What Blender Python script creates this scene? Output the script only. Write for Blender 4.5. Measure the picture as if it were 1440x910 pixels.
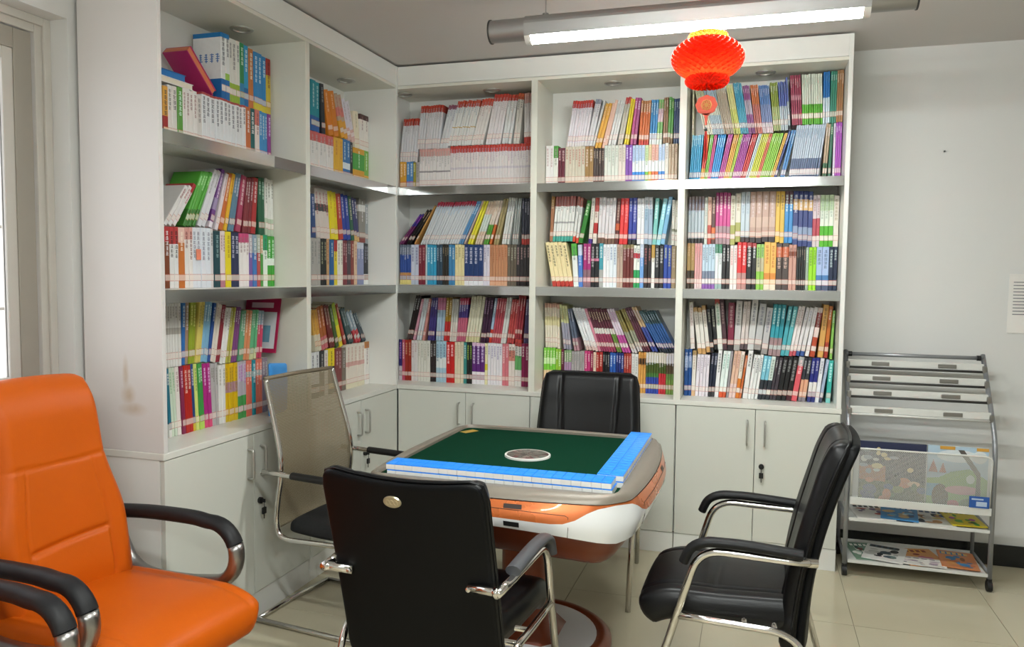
import bpy, math, random
from mathutils import Vector, Matrix
import numpy as np

# ------------------------------------------------------------------ scene, camera, light
scene = bpy.context.scene
for o in list(bpy.data.objects): bpy.data.objects.remove(o)
COL = scene.collection
R = math.radians

CAM = dict(x=2.0309, y=-4.2519, z=1.502, yaw=0.3010, pitch=-0.0625, roll=0.0101, f=1106.78)
def cam_axes():
    cy, sy = math.cos(CAM['yaw']), math.sin(CAM['yaw'])
    cp, sp = math.cos(CAM['pitch']), math.sin(CAM['pitch'])
    fwd = Vector((-sy*cp, cy*cp, sp)); right = Vector((cy, sy, 0)); up = right.cross(fwd)
    c, s = math.cos(CAM['roll']), math.sin(CAM['roll'])
    return right*c + up*s, up*c - right*s, fwd
AX = cam_axes(); CPOS = Vector((CAM['x'], CAM['y'], CAM['z']))
cd = bpy.data.cameras.new('camera'); cam = bpy.data.objects.new('camera', cd); COL.objects.link(cam)
cd.sensor_fit = 'HORIZONTAL'; cd.sensor_width = 36; cd.lens = CAM['f']/1440*36; cd.clip_start = .05
M = Matrix.Identity(4)
for i in range(3):
    M[i][0] = AX[0][i]; M[i][1] = AX[1][i]; M[i][2] = -AX[2][i]; M[i][3] = CPOS[i]
cam.matrix_world = M
scene.camera = cam

def ray(px, py): return AX[2] + AX[0]*((px-720)/CAM['f']) + AX[1]*((455-py)/CAM['f'])
def on_x(px, py, v): d = ray(px, py); return CPOS + d*((v-CPOS.x)/d.x)
def on_y(px, py, v): d = ray(px, py); return CPOS + d*((v-CPOS.y)/d.y)
def on_z(px, py, v): d = ray(px, py); return CPOS + d*((v-CPOS.z)/d.z)
def depth_of(p): return (Vector(p)-CPOS).dot(AX[2])

vs = scene.view_settings
vs.view_transform = 'Standard'; vs.look = 'None'; vs.gamma = 1; vs.use_curve_mapping = False
vs.exposure = 1.12
w = bpy.data.worlds.new('daylight'); scene.world = w; w.use_nodes = True
nt = w.node_tree
bg = nt.nodes['Background']
bg.inputs['Color'].default_value = (.93, .95, 1, 1); bg.inputs['Strength'].default_value = 1.2
TUBE_W = 74

# ------------------------------------------------------------------ materials
def lin(h):
    h = h.lstrip('#')
    if len(h) == 3: h = ''.join(c*2 for c in h)
    v = [int(h[i:i+2], 16)/255 for i in (0, 2, 4)]
    return tuple((c/12.92 if c <= .04045 else ((c+.055)/1.055)**2.4) for c in v) + (1,)
MATS = {}
def mat(name, col='ccc', rough=.5, metal=0, noise=0, nscale=20, bump=0, bscale=200, spec=.5, coat=0, detail=4, **kw):
    if name in MATS: return MATS[name]
    m = bpy.data.materials.new(name); m.use_nodes = True; MATS[name] = m
    t = m.node_tree; b = t.nodes['Principled BSDF']
    c = lin(col) if isinstance(col, str) else col
    b.inputs['Base Color'].default_value = c
    b.inputs['Roughness'].default_value = rough; b.inputs['Metallic'].default_value = metal
    b.inputs['Specular IOR Level'].default_value = spec; b.inputs['Coat Weight'].default_value = coat
    tc = t.nodes.new('ShaderNodeTexCoord')
    if noise:
        n = t.nodes.new('ShaderNodeTexNoise'); n.inputs['Scale'].default_value = nscale; n.inputs['Detail'].default_value = detail
        t.links.new(tc.outputs['Object'], n.inputs['Vector'])
        mx = t.nodes.new('ShaderNodeMix'); mx.data_type = 'RGBA'
        mx.inputs['A'].default_value = tuple(v*(1-noise) for v in c[:3])+(1,)
        mx.inputs['B'].default_value = tuple(min(1, v*(1+noise)) for v in c[:3])+(1,)
        t.links.new(n.outputs['Fac'], mx.inputs['Factor']); t.links.new(mx.outputs['Result'], b.inputs['Base Color'])
        rr = t.nodes.new('ShaderNodeMapRange'); rr.inputs['To Min'].default_value = rough*.85; rr.inputs['To Max'].default_value = min(1, rough*1.15)
        t.links.new(n.outputs['Fac'], rr.inputs['Value']); t.links.new(rr.outputs['Result'], b.inputs['Roughness'])
    if bump:
        n2 = t.nodes.new('ShaderNodeTexNoise'); n2.inputs['Scale'].default_value = bscale; n2.inputs['Detail'].default_value = 3
        t.links.new(tc.outputs['Object'], n2.inputs['Vector'])
        bp = t.nodes.new('ShaderNodeBump'); bp.inputs['Strength'].default_value = bump; bp.inputs['Distance'].default_value = .002
        t.links.new(n2.outputs['Fac'], bp.inputs['Height']); t.links.new(bp.outputs['Normal'], b.inputs['Normal'])
    for k, v in kw.items(): b.inputs[k.replace('_', ' ')].default_value = v
    return m
def emit_mat(name, col, strength):
    m = bpy.data.materials.new(name); m.use_nodes = True; MATS[name] = m
    b = m.node_tree.nodes['Principled BSDF']
    b.inputs['Base Color'].default_value = (.9, .9, .9, 1)
    b.inputs['Emission Color'].default_value = lin(col); b.inputs['Emission Strength'].default_value = strength
    return m
def attr_mat(name, rough=.4, noise=.06):
    m = bpy.data.materials.new(name); m.use_nodes = True; MATS[name] = m
    t = m.node_tree; b = t.nodes['Principled BSDF']; b.inputs['Roughness'].default_value = rough
    a = t.nodes.new('ShaderNodeAttribute'); a.attribute_name = 'Col'
    n = t.nodes.new('ShaderNodeTexNoise'); n.inputs['Scale'].default_value = 45
    tc = t.nodes.new('ShaderNodeTexCoord'); t.links.new(tc.outputs['Object'], n.inputs['Vector'])
    mr = t.nodes.new('ShaderNodeMapRange'); mr.inputs['To Min'].default_value = 1-noise; mr.inputs['To Max'].default_value = 1+noise
    t.links.new(n.outputs['Fac'], mr.inputs['Value'])
    mx = t.nodes.new('ShaderNodeMix'); mx.data_type = 'RGBA'; mx.blend_type = 'MULTIPLY'; mx.inputs['Factor'].default_value = 1
    t.links.new(a.outputs['Color'], mx.inputs['A']); t.links.new(mr.outputs['Result'], mx.inputs['B'])
    t.links.new(mx.outputs['Result'], b.inputs['Base Color'])
    return m
def mesh_mat(name, col, open_frac, scale, kind):
    """woven / perforated sheet: fine holes cut by a procedural pattern in object space"""
    m = mat(name, col, .55, 0)
    t = m.node_tree; b = t.nodes['Principled BSDF']
    tc = t.nodes.new('ShaderNodeTexCoord')
    if kind == 'weave':
        wv = t.nodes.new('ShaderNodeTexWave'); wv.wave_type = 'BANDS'; wv.bands_direction = 'Z'; wv.inputs['Scale'].default_value = scale
        t.links.new(tc.outputs['Object'], wv.inputs['Vector']); src = wv.outputs['Fac']
    else:
        mp = t.nodes.new('ShaderNodeMapping'); mp.inputs['Rotation'].default_value = (0, R(45), 0)
        t.links.new(tc.outputs['Object'], mp.inputs['Vector'])
        vo = t.nodes.new('ShaderNodeTexVoronoi'); vo.inputs['Scale'].default_value = scale; vo.inputs['Randomness'].default_value = 0
        sp = t.nodes.new('ShaderNodeVectorMath'); sp.operation = 'MULTIPLY'; sp.inputs[1].default_value = (1, .0, 1)
        t.links.new(mp.outputs['Vector'], sp.inputs[0]); t.links.new(sp.outputs['Vector'], vo.inputs['Vector']); src = vo.outputs['Distance']
    lt = t.nodes.new('ShaderNodeMath'); lt.operation = 'LESS_THAN'; lt.inputs[1].default_value = open_frac
    t.links.new(src, lt.inputs[0])
    tr = t.nodes.new('ShaderNodeBsdfTransparent'); mx = t.nodes.new('ShaderNodeMixShader')
    out = t.nodes['Material Output']
    t.links.new(lt.outputs[0], mx.inputs[0]); t.links.new(b.outputs[0], mx.inputs[1]); t.links.new(tr.outputs[0], mx.inputs[2])
    t.links.new(mx.outputs[0], out.inputs[0])
    return m

mat('white_lam', 'e6e6e1', .32, 0, .015, 3)
mat('white_edge', 'dfded2', .4, 0, .02, 30)
mat('counter', 'dddcd4', .35, 0, .02, 8)
mat('wall_paint', 'dcdcda', .7, 0, .012, 2.5, .05, 120)
mat('ceiling_paint', 'd2cdca', .8, 0, .012, 1.5, .04, 80)
mat('tile', 'c6bda3', .12, 0, .05, 4, 0, 200, .5, 0, 6)
mat('grout', '8c8270', .8, 0, .1, 60)
mat('black_tile', '16181a', .25, 0, .2, 8)
mat('lens_grey', 'b9b8b2', .4, 0, .05, 60)
mat('steel', 'c4c6c6', .14, 1, .04, 30)
mat('chrome', 'd6d3cf', .12, 1, .03, 20)
mat('satin', '9a9896', .35, 1, .06, 30)
mat('handle_metal', 'c2c1bc', .35, .8, .04, 40)
mat('black_leather', '08080a', .36, 0, .2, 12, .1, 260, .3)
mat('black_back', '050608', .5, 0, .15, 10, .1, 300, .16)
mat('black_fabric', '08090a', .85, 0, .25, 160, .2, 500)
mat('black_rubber', '151516', .5, 0, .15, 50)
mat('arm_pad', '1b1b1d', .5, 0, .12, 60, .05, 300, .3)
mat('black_pad', '0c0c0e', .5, 0, .12, 60, .05, 300, .3)
mat('soft_pad', '45464a', .5, 0, .1, 60)
mat('orange_leather', 'c65908', .45, 0, .07, 6, .14, 240, .22)
mat('felt', '01311f', .95, 0, .18, 90, .25, 500, .1)
mat('table_grey', '857c70', .4, .15, .04, 14)
mat('table_orange', 'd8753c', .28, .35, .06, 12, 0, 1, .5, .3)
mat('table_white', 'eceded', .15, 0, .01, 6, 0, 1, .5, .5)
mat('table_brown', '7a3412', .35, .1, .12, 7, 0, 1, .4, .15)
mat('slot_dark', '2a1710', .5, 0, .1, 40)
mat('tile_blue', '1c8cf8', .35, 0, .03, 60)
mat('tile_white', 'efefec', .25, 0, .02, 60)
mat('alu', '9f9d9b', .4, .7, .04, 20)
mat('cap_dark', '3a3836', .5, 0, .1, 30)
mat('plastic_white', 'e8e6e0', .35, 0, .02, 30)
mat('gold_print', 'c9a63f', .4, .3, .1, 80)
mat('rack_grey', '9a9ca0', .35, .5, .05, 40)
mat('rack_white', 'dcdcd8', .4, .1, .03, 30)
mat('paper', 'eceae6', .8, 0, .02, 30)
mat('ink', '8a8a90', .8, 0, .1, 100)
mat('window_frame', 'c9c5bd', .45, 0, .04, 12)
mat('window_grey', 'a39d92', .45, 0, .05, 12)
attr_mat('print', .38)
attr_mat('print_matte', .6)
mesh_mat('chair_mesh', '82765f', .14, 52, 'weave')
mesh_mat('basket_mesh', 'd6d6d2', .42, 170, 'holes')
emit_mat('tube_glow', 'f3f9f6', TUBE_W)
# ------------------------------------------------------------------ mesh builder
class MB:
    def __init__(s): s.v = []; s.f = []; s.c = []; s.m = []
    def add(s, vs, fs, col=None, mi=0):
        o = len(s.v); s.v += [tuple(p) for p in vs]
        for q in fs: s.f.append(tuple(i+o for i in q)); s.c.append(col); s.m.append(mi)
        return s
    def box(s, lo, hi, col=None, mi=0, M=None):
        x0, y0, z0 = lo; x1, y1, z1 = hi
        vs = [Vector(p) for p in ((x0,y0,z0),(x1,y0,z0),(x1,y1,z0),(x0,y1,z0),(x0,y0,z1),(x1,y0,z1),(x1,y1,z1),(x0,y1,z1))]
        if M is not None: vs = [M @ p for p in vs]
        return s.add(vs, [(3,2,1,0),(4,5,6,7),(0,1,5,4),(1,2,6,5),(2,3,7,6),(3,0,4,7)], col, mi)
    def tube(s, pts, r, n=10, col=None, mi=0, closed=False, flat=1, up=None):
        pts = [Vector(p) for p in pts]; k = len(pts); rings = []; nrm = None
        for i, p in enumerate(pts):
            a = pts[i-1] if (i or closed) else p; b = pts[(i+1) % k] if (i < k-1 or closed) else p
            t = (b-a).normalized()
            if nrm is None:
                ref = Vector(up) if up else (Vector((0,0,1)) if abs(t.z) < .9 else Vector((1,0,0)))
                nrm = (ref - t*ref.dot(t)).normalized()
            else: nrm = (nrm - t*nrm.dot(t)).normalized()
            bn = t.cross(nrm)
            rr = r[i] if isinstance(r, (list, tuple)) else r
            rings.append([p + nrm*(math.cos(2*math.pi*j/n)*rr*flat) + bn*(math.sin(2*math.pi*j/n)*rr) for j in range(n)])
        vs = [q for g in rings for q in g]; fs = []
        for i in range(k if closed else k-1):
            i2 = (i+1) % k
            for j in range(n): j2 = (j+1) % n; fs.append((i*n+j, i*n+j2, i2*n+j2, i2*n+j))
        if not closed: fs.append(tuple(range(n))[::-1]); fs.append(tuple((k-1)*n+j for j in range(n)))
        return s.add(vs, fs, col, mi)
    def lathe(s, prof, c=(0,0,0), n=32, col=None, mi=0, wob=None, caps=True):
        vs = []; fs = []; k = len(prof)
        for i, (r, z) in enumerate(prof):
            for j in range(n):
                a = 2*math.pi*j/n; rr = r*(wob(i, j) if wob else 1)
                vs.append((c[0]+rr*math.cos(a), c[1]+rr*math.sin(a), c[2]+z))
        for i in range(k-1):
            for j in range(n): j2 = (j+1) % n; fs.append((i*n+j, i*n+j2, (i+1)*n+j2, (i+1)*n+j))
        if caps: fs.append(tuple(range(n))[::-1]); fs.append(tuple((k-1)*n+j for j in range(n)))
        return s.add(vs, fs, col, mi)
    def rings(s, rs, col=None, mi=0, cap0=True, cap1=True):
        n = len(rs[0]); vs = [p for g in rs for p in g]; fs = []
        for i in range(len(rs)-1):
            for j in range(n): j2 = (j+1) % n; fs.append((i*n+j, i*n+j2, (i+1)*n+j2, (i+1)*n+j))
        if cap0: fs.append(tuple(range(n))[::-1])
        if cap1: fs.append(tuple((len(rs)-1)*n+j for j in range(n)))
        return s.add(vs, fs, col, mi)
    def slab(s, fn, th, edge=.12, corner=.25, nu=28, nv=28, col=None, mi=0):
        """cushion: fn(u,v) -> centre surface point, th(u,v) full thickness, rounded rim"""
        def samp(n):
            a = [-1+edge*(1-math.cos(math.pi/2*i/5)) for i in range(6)]
            b = [-1+edge+(2-2*edge)*i/(n) for i in range(1, n)]
            return a + b + [-x for x in a[::-1]]
        us, vv = samp(nu), samp(nv)
        def rnd(u, v):
            c = corner; a = (abs(u)-(1-c))/c; b = (abs(v)-(1-c))/c
            if a > 0 and b > 0:
                a, b = a*math.sqrt(1-b*b/2), b*math.sqrt(1-a*a/2)
                return math.copysign(1-c+a*c, u), math.copysign(1-c+b*c, v)
            return u, v
        def P(u, v): return Vector(fn(*rnd(u, v)))
        top = []; bot = []
        for u in us:
            for v in vv:
                ru, rv = rnd(u, v); e = .01
                p = Vector(fn(ru, rv))
                n = (Vector(fn(ru+e, rv))-Vector(fn(ru-e, rv))).cross(Vector(fn(ru, rv+e))-Vector(fn(ru, rv-e))).normalized()
                d = max(abs(u), abs(v)); k = max(0, (d-(1-edge))/edge); fac = math.sqrt(max(0, 1-k*k))
                t = th(ru, rv); a, b = t if isinstance(t, tuple) else (t/2, t/2)
                top.append(p+n*(a*fac)); bot.append(p-n*(b*fac))
        A, B = len(us), len(vv); fs = []
        for i in range(A-1):
            for j in range(B-1):
                fs.append((i*B+j, (i+1)*B+j, (i+1)*B+j+1, i*B+j+1))
                o = A*B; fs.append((o+i*B+j+1, o+(i+1)*B+j+1, o+(i+1)*B+j, o+i*B+j))
        return s.add(top+bot, fs, col, mi)
    def mesh(s, name, smooth=False):
        me = bpy.data.meshes.new(name); me.from_pydata(s.v, [], s.f)
        if any(c is not None for c in s.c):
            at = me.color_attributes.new('Col', 'FLOAT_COLOR', 'CORNER')
            buf = []
            for q, c in zip(s.f, s.c):
                for _ in q: buf += list(c or (.8, .8, .8, 1))
            at.data.foreach_set('color', buf)
        if any(s.m): me.polygons.foreach_set('material_index', s.m)
        if smooth: me.polygons.foreach_set('use_smooth', [True]*len(s.f))
        me.update(); return me
    def obj(s, name, m, parent=None, smooth=False, bevel=0, weld=False, seg=2, auto=None):
        me = s.mesh(name, smooth)
        for q in (m if isinstance(m, (list, tuple)) else [m]): me.materials.append(MATS[q])
        o = bpy.data.objects.new(name, me); COL.objects.link(o); o.parent = parent
        if weld: k = o.modifiers.new('weld', 'WELD'); k.merge_threshold = .0002
        if bevel:
            b = o.modifiers.new('bevel', 'BEVEL'); b.width = bevel; b.segments = seg; b.limit_method = 'ANGLE'; b.angle_limit = R(40)
        if auto and smooth:
            try: me.set_sharp_from_angle(angle=R(auto))
            except Exception: pass
        return o
def tag(o, label, cat, group=None, kind=None):
    o['label'] = label; o['category'] = cat
    if group: o['group'] = group
    if kind: o['kind'] = kind
    return o
def struct(o): o['kind'] = 'structure'; return o
def thing(name, label, cat, loc=(0,0,0), rz=0, group=None):
    o = bpy.data.objects.new(name, None); o.empty_display_size = .05; COL.objects.link(o)
    o.location = loc; o.rotation_euler = (0, 0, rz)
    return tag(o, label, cat, group)
def arc(c, r, a0, a1, n, ax, ay):
    c = Vector(c); ax = Vector(ax); ay = Vector(ay)
    return [c + ax*(r*math.cos(a0+(a1-a0)*i/n)) + ay*(r*math.sin(a0+(a1-a0)*i/n)) for i in range(n+1)]
def fillet(pts, r, n=6):
    """polyline with rounded corners"""
    pts = [Vector(p) for p in pts]; out = [pts[0]]
    for a, b, c in zip(pts, pts[1:], pts[2:]):
        d1 = (a-b); d2 = (c-b); k = min(r, d1.length*.48, d2.length*.48)
        p, q = b+d1.normalized()*k, b+d2.normalized()*k
        for i in range(n+1):
            t = i/n; out.append(p*(1-t)**2 + b*2*t*(1-t) + q*t*t)
    out.append(pts[-1]); return out
gm = mat('glass', 'ffffff', .02); gb = gm.node_tree.nodes['Principled BSDF']
gb.inputs['Transmission Weight'].default_value = 1; gb.inputs['IOR'].default_value = 1.02
mat('mesh_trim', '7c705d', .6, 0, .1, 80)
mat('door_white', 'd3d4cb', .3, 0, .012, 4)
def stained():
    m = mat('panel_stained', 'd9d5d2', .4); t = m.node_tree; b = t.nodes['Principled BSDF']
    tc = t.nodes.new('ShaderNodeTexCoord'); n = t.nodes.new('ShaderNodeTexNoise'); n.inputs['Scale'].default_value = 18; n.inputs['Detail'].default_value = 6
    t.links.new(tc.outputs['Object'], n.inputs['Vector'])
    prev = None
    for c, s in (((-.135, L0_, .995), (14, 4, 34)), ((-.155, L0_, 1.05), (26, 4, 22)), ((-.165, L0_, 1.12), (60, 4, 12))):
        vm = t.nodes.new('ShaderNodeVectorMath'); vm.operation = 'SUBTRACT'; vm.inputs[1].default_value = c
        t.links.new(tc.outputs['Object'], vm.inputs[0])
        vs_ = t.nodes.new('ShaderNodeVectorMath'); vs_.operation = 'MULTIPLY'; vs_.inputs[1].default_value = s; t.links.new(vm.outputs[0], vs_.inputs[0])
        ln = t.nodes.new('ShaderNodeVectorMath'); ln.operation = 'LENGTH'; t.links.new(vs_.outputs[0], ln.inputs[0])
        mr = t.nodes.new('ShaderNodeMapRange'); mr.inputs['From Min'].default_value = 1; mr.inputs['From Max'].default_value = .2; t.links.new(ln.outputs['Value'], mr.inputs['Value'])
        if prev is None: prev = mr.outputs['Result']
        else:
            mx = t.nodes.new('ShaderNodeMath'); mx.operation = 'MAXIMUM'; t.links.new(prev, mx.inputs[0]); t.links.new(mr.outputs['Result'], mx.inputs[1]); prev = mx.outputs[0]
    mu = t.nodes.new('ShaderNodeMath'); mu.operation = 'MULTIPLY'; t.links.new(prev, mu.inputs[0]); t.links.new(n.outputs['Fac'], mu.inputs[1])
    cm = t.nodes.new('ShaderNodeMix'); cm.data_type = 'RGBA'; cm.inputs['A'].default_value = lin('d9d5d2'); cm.inputs['B'].default_value = lin('b59a72')
    t.links.new(mu.outputs[0], cm.inputs['Factor']); t.links.new(cm.outputs['Result'], b.inputs['Base Color'])
L0_ = -1.9382
stained()
# ------------------------------------------------------------------ the room
TOP = 2.6985; CEIL = 2.71; WY = .383; WX = -.372
RX, RY = 4.9, -6.6          # right wall and the wall behind the camera
W = 2.4532; P1 = .8099; P2 = 1.6192; L1 = -.9495; L0 = -1.9382
ZG, ZU, ZS1, ZS2 = 2.5886, 2.5713, 1.9584, 1.3838
LIP = .049; ZC = .814; CT = .026; ZP = .116; DEP = .352

fl = struct(MB().box((WX-.2, RY-.1, -.06), (RX+.1, WY+.1, -.004)).obj('floor', 'grout'))
TS = .6235
tm = MB().box((.0012, .0012, -.004), (TS-.0012, TS-.0012, 0)).mesh('tile'); tm.materials.append(MATS['tile'])
x0 = 2.4715 - 5*TS; y0 = -.0185 - 11*TS + TS*0
for i in range(9):
    for j in range(12):
        X, Y = x0+i*TS, y0+j*TS
        if X > RX or Y > WY or X+TS < WX: continue
        o = bpy.data.objects.new('tile', tm); COL.objects.link(o); o.location = (X, Y, 0); o.parent = fl
struct(MB().box((WX-.2, RY-.1, CEIL), (RX+.1, WY+.1, CEIL+.08)).obj('ceiling', 'ceiling_paint'))
struct(MB().box((WX-.2, WY, -.05), (RX+.1, WY+.1, CEIL)).obj('wall_back', 'wall_paint'))
struct(MB().box((RX, RY-.1, -.05), (RX+.1, WY, CEIL)).obj('wall_right', 'wall_paint'))
struct(MB().box((WX-.2, RY-.1, -.05), (RX, RY, CEIL)).obj('wall_front', 'wall_paint'))
# left wall with a window opening
WY0, WY1, WZ0, WZ1 = -3.75, -1.962, .95, 2.405
wl = MB()
wl.box((WX-.2, WY1, -.05), (WX, WY, CEIL)); wl.box((WX-.2, RY, -.05), (WX, WY0, CEIL))
wl.box((WX-.2, WY0, -.05), (WX, WY1, WZ0)); wl.box((WX-.2, WY0, WZ1), (WX, WY1, CEIL))
struct(wl.obj('wall_left', 'wall_paint'))
struct(MB().box((W+.006, WY-.012, 0), (RX, WY, .112)).obj('baseboard_back', 'black_tile', bevel=.002))
struct(MB().box((RX-.012, RY, 0), (RX, WY-.012, .112)).obj('baseboard_right', 'black_tile', bevel=.002))
struct(MB().box((WX, RY, 0), (WX+.012, -1.97, .112)).obj('baseboard_left', 'black_tile', bevel=.002))
# window in a plastered reveal: outer frame, two sliding sashes, glass, grille outside
wn = bpy.data.objects.new('window_1', None); COL.objects.link(wn); wn['kind'] = 'structure'
def ring_yz(mb, x0, x1, ya, yb, za, zb, t):
    mb.box((x0, ya, za), (x1, ya+t, zb)); mb.box((x0, yb-t, za), (x1, yb, zb))
    mb.box((x0, ya+t, zb-t), (x1, yb-t, zb)); mb.box((x0, ya+t, za), (x1, yb-t, za+t))
g = MB(); ring_yz(g, WX-.165, WX-.088, WY0, WY1, WZ0, WZ1, .058); g.obj('frame', 'window_frame', wn, bevel=.003)
g = MB(); ring_yz(g, WX-.088, WX-.076, WY0, WY1, WZ0, WZ1, .03); g.obj('frame_lip', 'window_frame', wn, bevel=.003)
for k, (a, b, xx) in enumerate(((WY0+.058, -2.80, WX-.16), (-2.90, WY1-.068, WX-.125))):
    g = MB(); ring_yz(g, xx, xx+.032, a, b, WZ0+.058, WZ1-.062, .072); sh = g.obj('sash', 'window_grey', wn, bevel=.003)
    g = MB(); ring_yz(g, xx+.004, xx+.028, a+.072, b-.072, WZ0+.13, WZ1-.134, .042); g.obj('glazing_bead', 'window_frame', sh, bevel=.003)
    MB().box((xx+.012, a+.114, WZ0+.172), (xx+.016, b-.114, WZ1-.176)).obj('pane', 'glass', sh)
gr = MB()
for k in range(7):
    yy = WY0+.1+k*.25; gr.box((WX-.26, yy, WZ0), (WX-.245, yy+.015, WZ1))
for k in range(5):
    zz = WZ0+.1+k*.3; gr.box((WX-.262, WY0, zz), (WX-.243, WY1, zz+.012))
gr.obj('grille', 'window_frame', wn)
struct(MB().box((WX-.2, WY0, WZ0-.03), (WX+.03, WY1, WZ0+.004)).obj('trim_1', 'window_frame', bevel=.004))
# things on the back wall
p = on_y(1418, 385, WY); pw = .30
nb = thing('notice_sheet', 'white printed notice sheet taped to the wall above the magazine rack', 'paper', (p.x+.002, WY-.001, 1.225))
MB().slab(lambda u, v: (.105+u*.105, -.004-.006*abs(u)**3*(1 if v > 0 else .4)-.004*(v > .8)*(v-.8)*5, .152+v*.152), lambda u, v: .0012, .02, .02, 12, 12).obj('sheet', 'paper', nb, True)
g = MB()
for k in range(11): g.box((.022, -.0085, .26-k*.0165), (.022+.16*(1 if k % 3 else .7), -.0079, .2645-k*.0165))
g.obj('printed_lines', 'ink', nb)
q = on_y(1328, 213, WY)
tag(MB().tube([(q.x, WY, q.z), (q.x, WY-.012, q.z)], .004, 8).obj('wall_nail', 'cap_dark'), 'small dark nail in the bare back wall above the magazine rack', 'nail')

# ------------------------------------------------------------------ shelving and base cabinets
def frame_map(side):
    """row frame: u runs left to right as seen, d into the shelf, z up"""
    if side == 'back': return Matrix(((1,0,0,0),(0,1,0,0),(0,0,1,0),(0,0,0,1)))
    return Matrix(((0,-1,0,0),(1,0,0,0),(0,0,1,0),(0,0,0,1)))      # u -> +y, d -> -x
def fbox(mb, M, lo, hi, **k): return mb.box(lo, hi, M=M, **k)
def bookcase(side, u0, u1, parts, label, lights):
    M = frame_map(side); t = thing('bookcase', label, 'bookcase')
    def B(name, lo, hi, m, bev=.0012): return fbox(MB(), M, lo, hi).obj(name, m, t, bevel=bev)
    z0 = ZC+CT
    end_l, end_r = (u0, u0+.02), (u1-.022, u1)
    B('side_panel', (end_l[0], 0, z0), (end_l[1], DEP, TOP), 'white_lam' if side == 'back' else 'panel_stained')
    B('side_panel', (end_r[0], 0, z0), (end_r[1], DEP, TOP), 'white_lam')
    for (a, b) in parts: B('partition', (a, 0, z0), (b, DEP-.012, ZU), 'white_edge')
    B('back_panel', (u0+.02, DEP-.012, z0), (u1-.022, DEP, ZU), 'white_lam')
    B('top_board', (u0+.02, 0.0, ZU), (u1-.022, DEP, ZG), 'white_edge')
    B('fascia', (u0+.02, 0.002, ZG+.002), (u1-.022, .02, TOP), 'white_lam')
    us = [u0+.02] + [v for ab in parts for v in ab] + [u1-.022]
    bays = [(us[i], us[i+1]) for i in range(0, len(us), 2)]
    for bi, (a, b) in enumerate(bays):
        for zi, zb in enumerate((ZS1, ZS2)):
            sh = B('shelf', (a, .004, zb+LIP-.02), (b, DEP-.012, zb+LIP), 'white_lam')
            sp = b - (b-a)*LIPCUT.get((side, bi, zi), 0)
            for (c, d2, mm) in ((a, sp, 'steel'), (sp, b, 'satin')):
                if d2-c > .03:
                    l = fbox(MB(), M, (c+.0005, 0, zb), (d2-.0005, .0036, zb+LIP)).obj('shelf_lip', mm, sh, bevel=.001)
    for (lx, ly) in lights:
        g = MB(); c = M @ Vector((lx, ly, ZU))
        g.lathe([(.034, .0), (.036, -.006), (.046, -.007), (.051, -.003), (.051, 0)], c, 28, caps=False)
        dl = g.obj('downlight', 'handle_metal', t, True, auto=50)
        MB().lathe([(.034, -.001), (.034, -.0005)], c, 24).obj('lens', 'lens_grey', dl)
    return t, bays
LIPCUT = {('left', 0, 0): .27, ('left', 0, 1): .0, ('left', 1, 0): .12}
bc_back, bays_back = bookcase('back', -.10, W, [(P1, P1+.036), (P2, P2+.036)],
    'white built-in bookcase of three bays along the back wall', [(.524, .16), (1.232, .17), (2.043, .15), (-.024, .133)])
bc_left, bays_left = bookcase('left', L0, 0, [(L1-.036, L1)],
    'white built-in bookcase of two bays along the window-side wall', [(-1.218, .175), (-.269, .187)])
g = MB()
g.add([(0.002, L0-.004, 0), (.002, -.002, 0), (W+.004, -.002, 0), (W+.004, DEP, 0), (-DEP, DEP, 0), (-DEP, L0-.004, 0)] , [], None)
pl = [(.002, L0-.004), (.002, -.002), (W+.004, -.002), (W+.004, DEP), (-DEP, DEP), (-DEP, L0-.004)]
g = MB(); n = 6
g.add([(x, y, ZC) for x, y in pl]+[(x, y, ZC+CT) for x, y in pl],
      [(6, 7, 1, 0), (7, 8, 2, 1), (8, 9, 3, 2), (9, 10, 4, 3), (10, 11, 5, 4), (11, 6, 0, 5),
       (0, 1, 4, 5), (1, 2, 3, 4), (11, 10, 7, 6), (10, 9, 8, 7)])
tag(g.obj('worktop', 'counter', bevel=.0025), 'L-shaped off-white worktop running under both bookcases', 'worktop')

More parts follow.
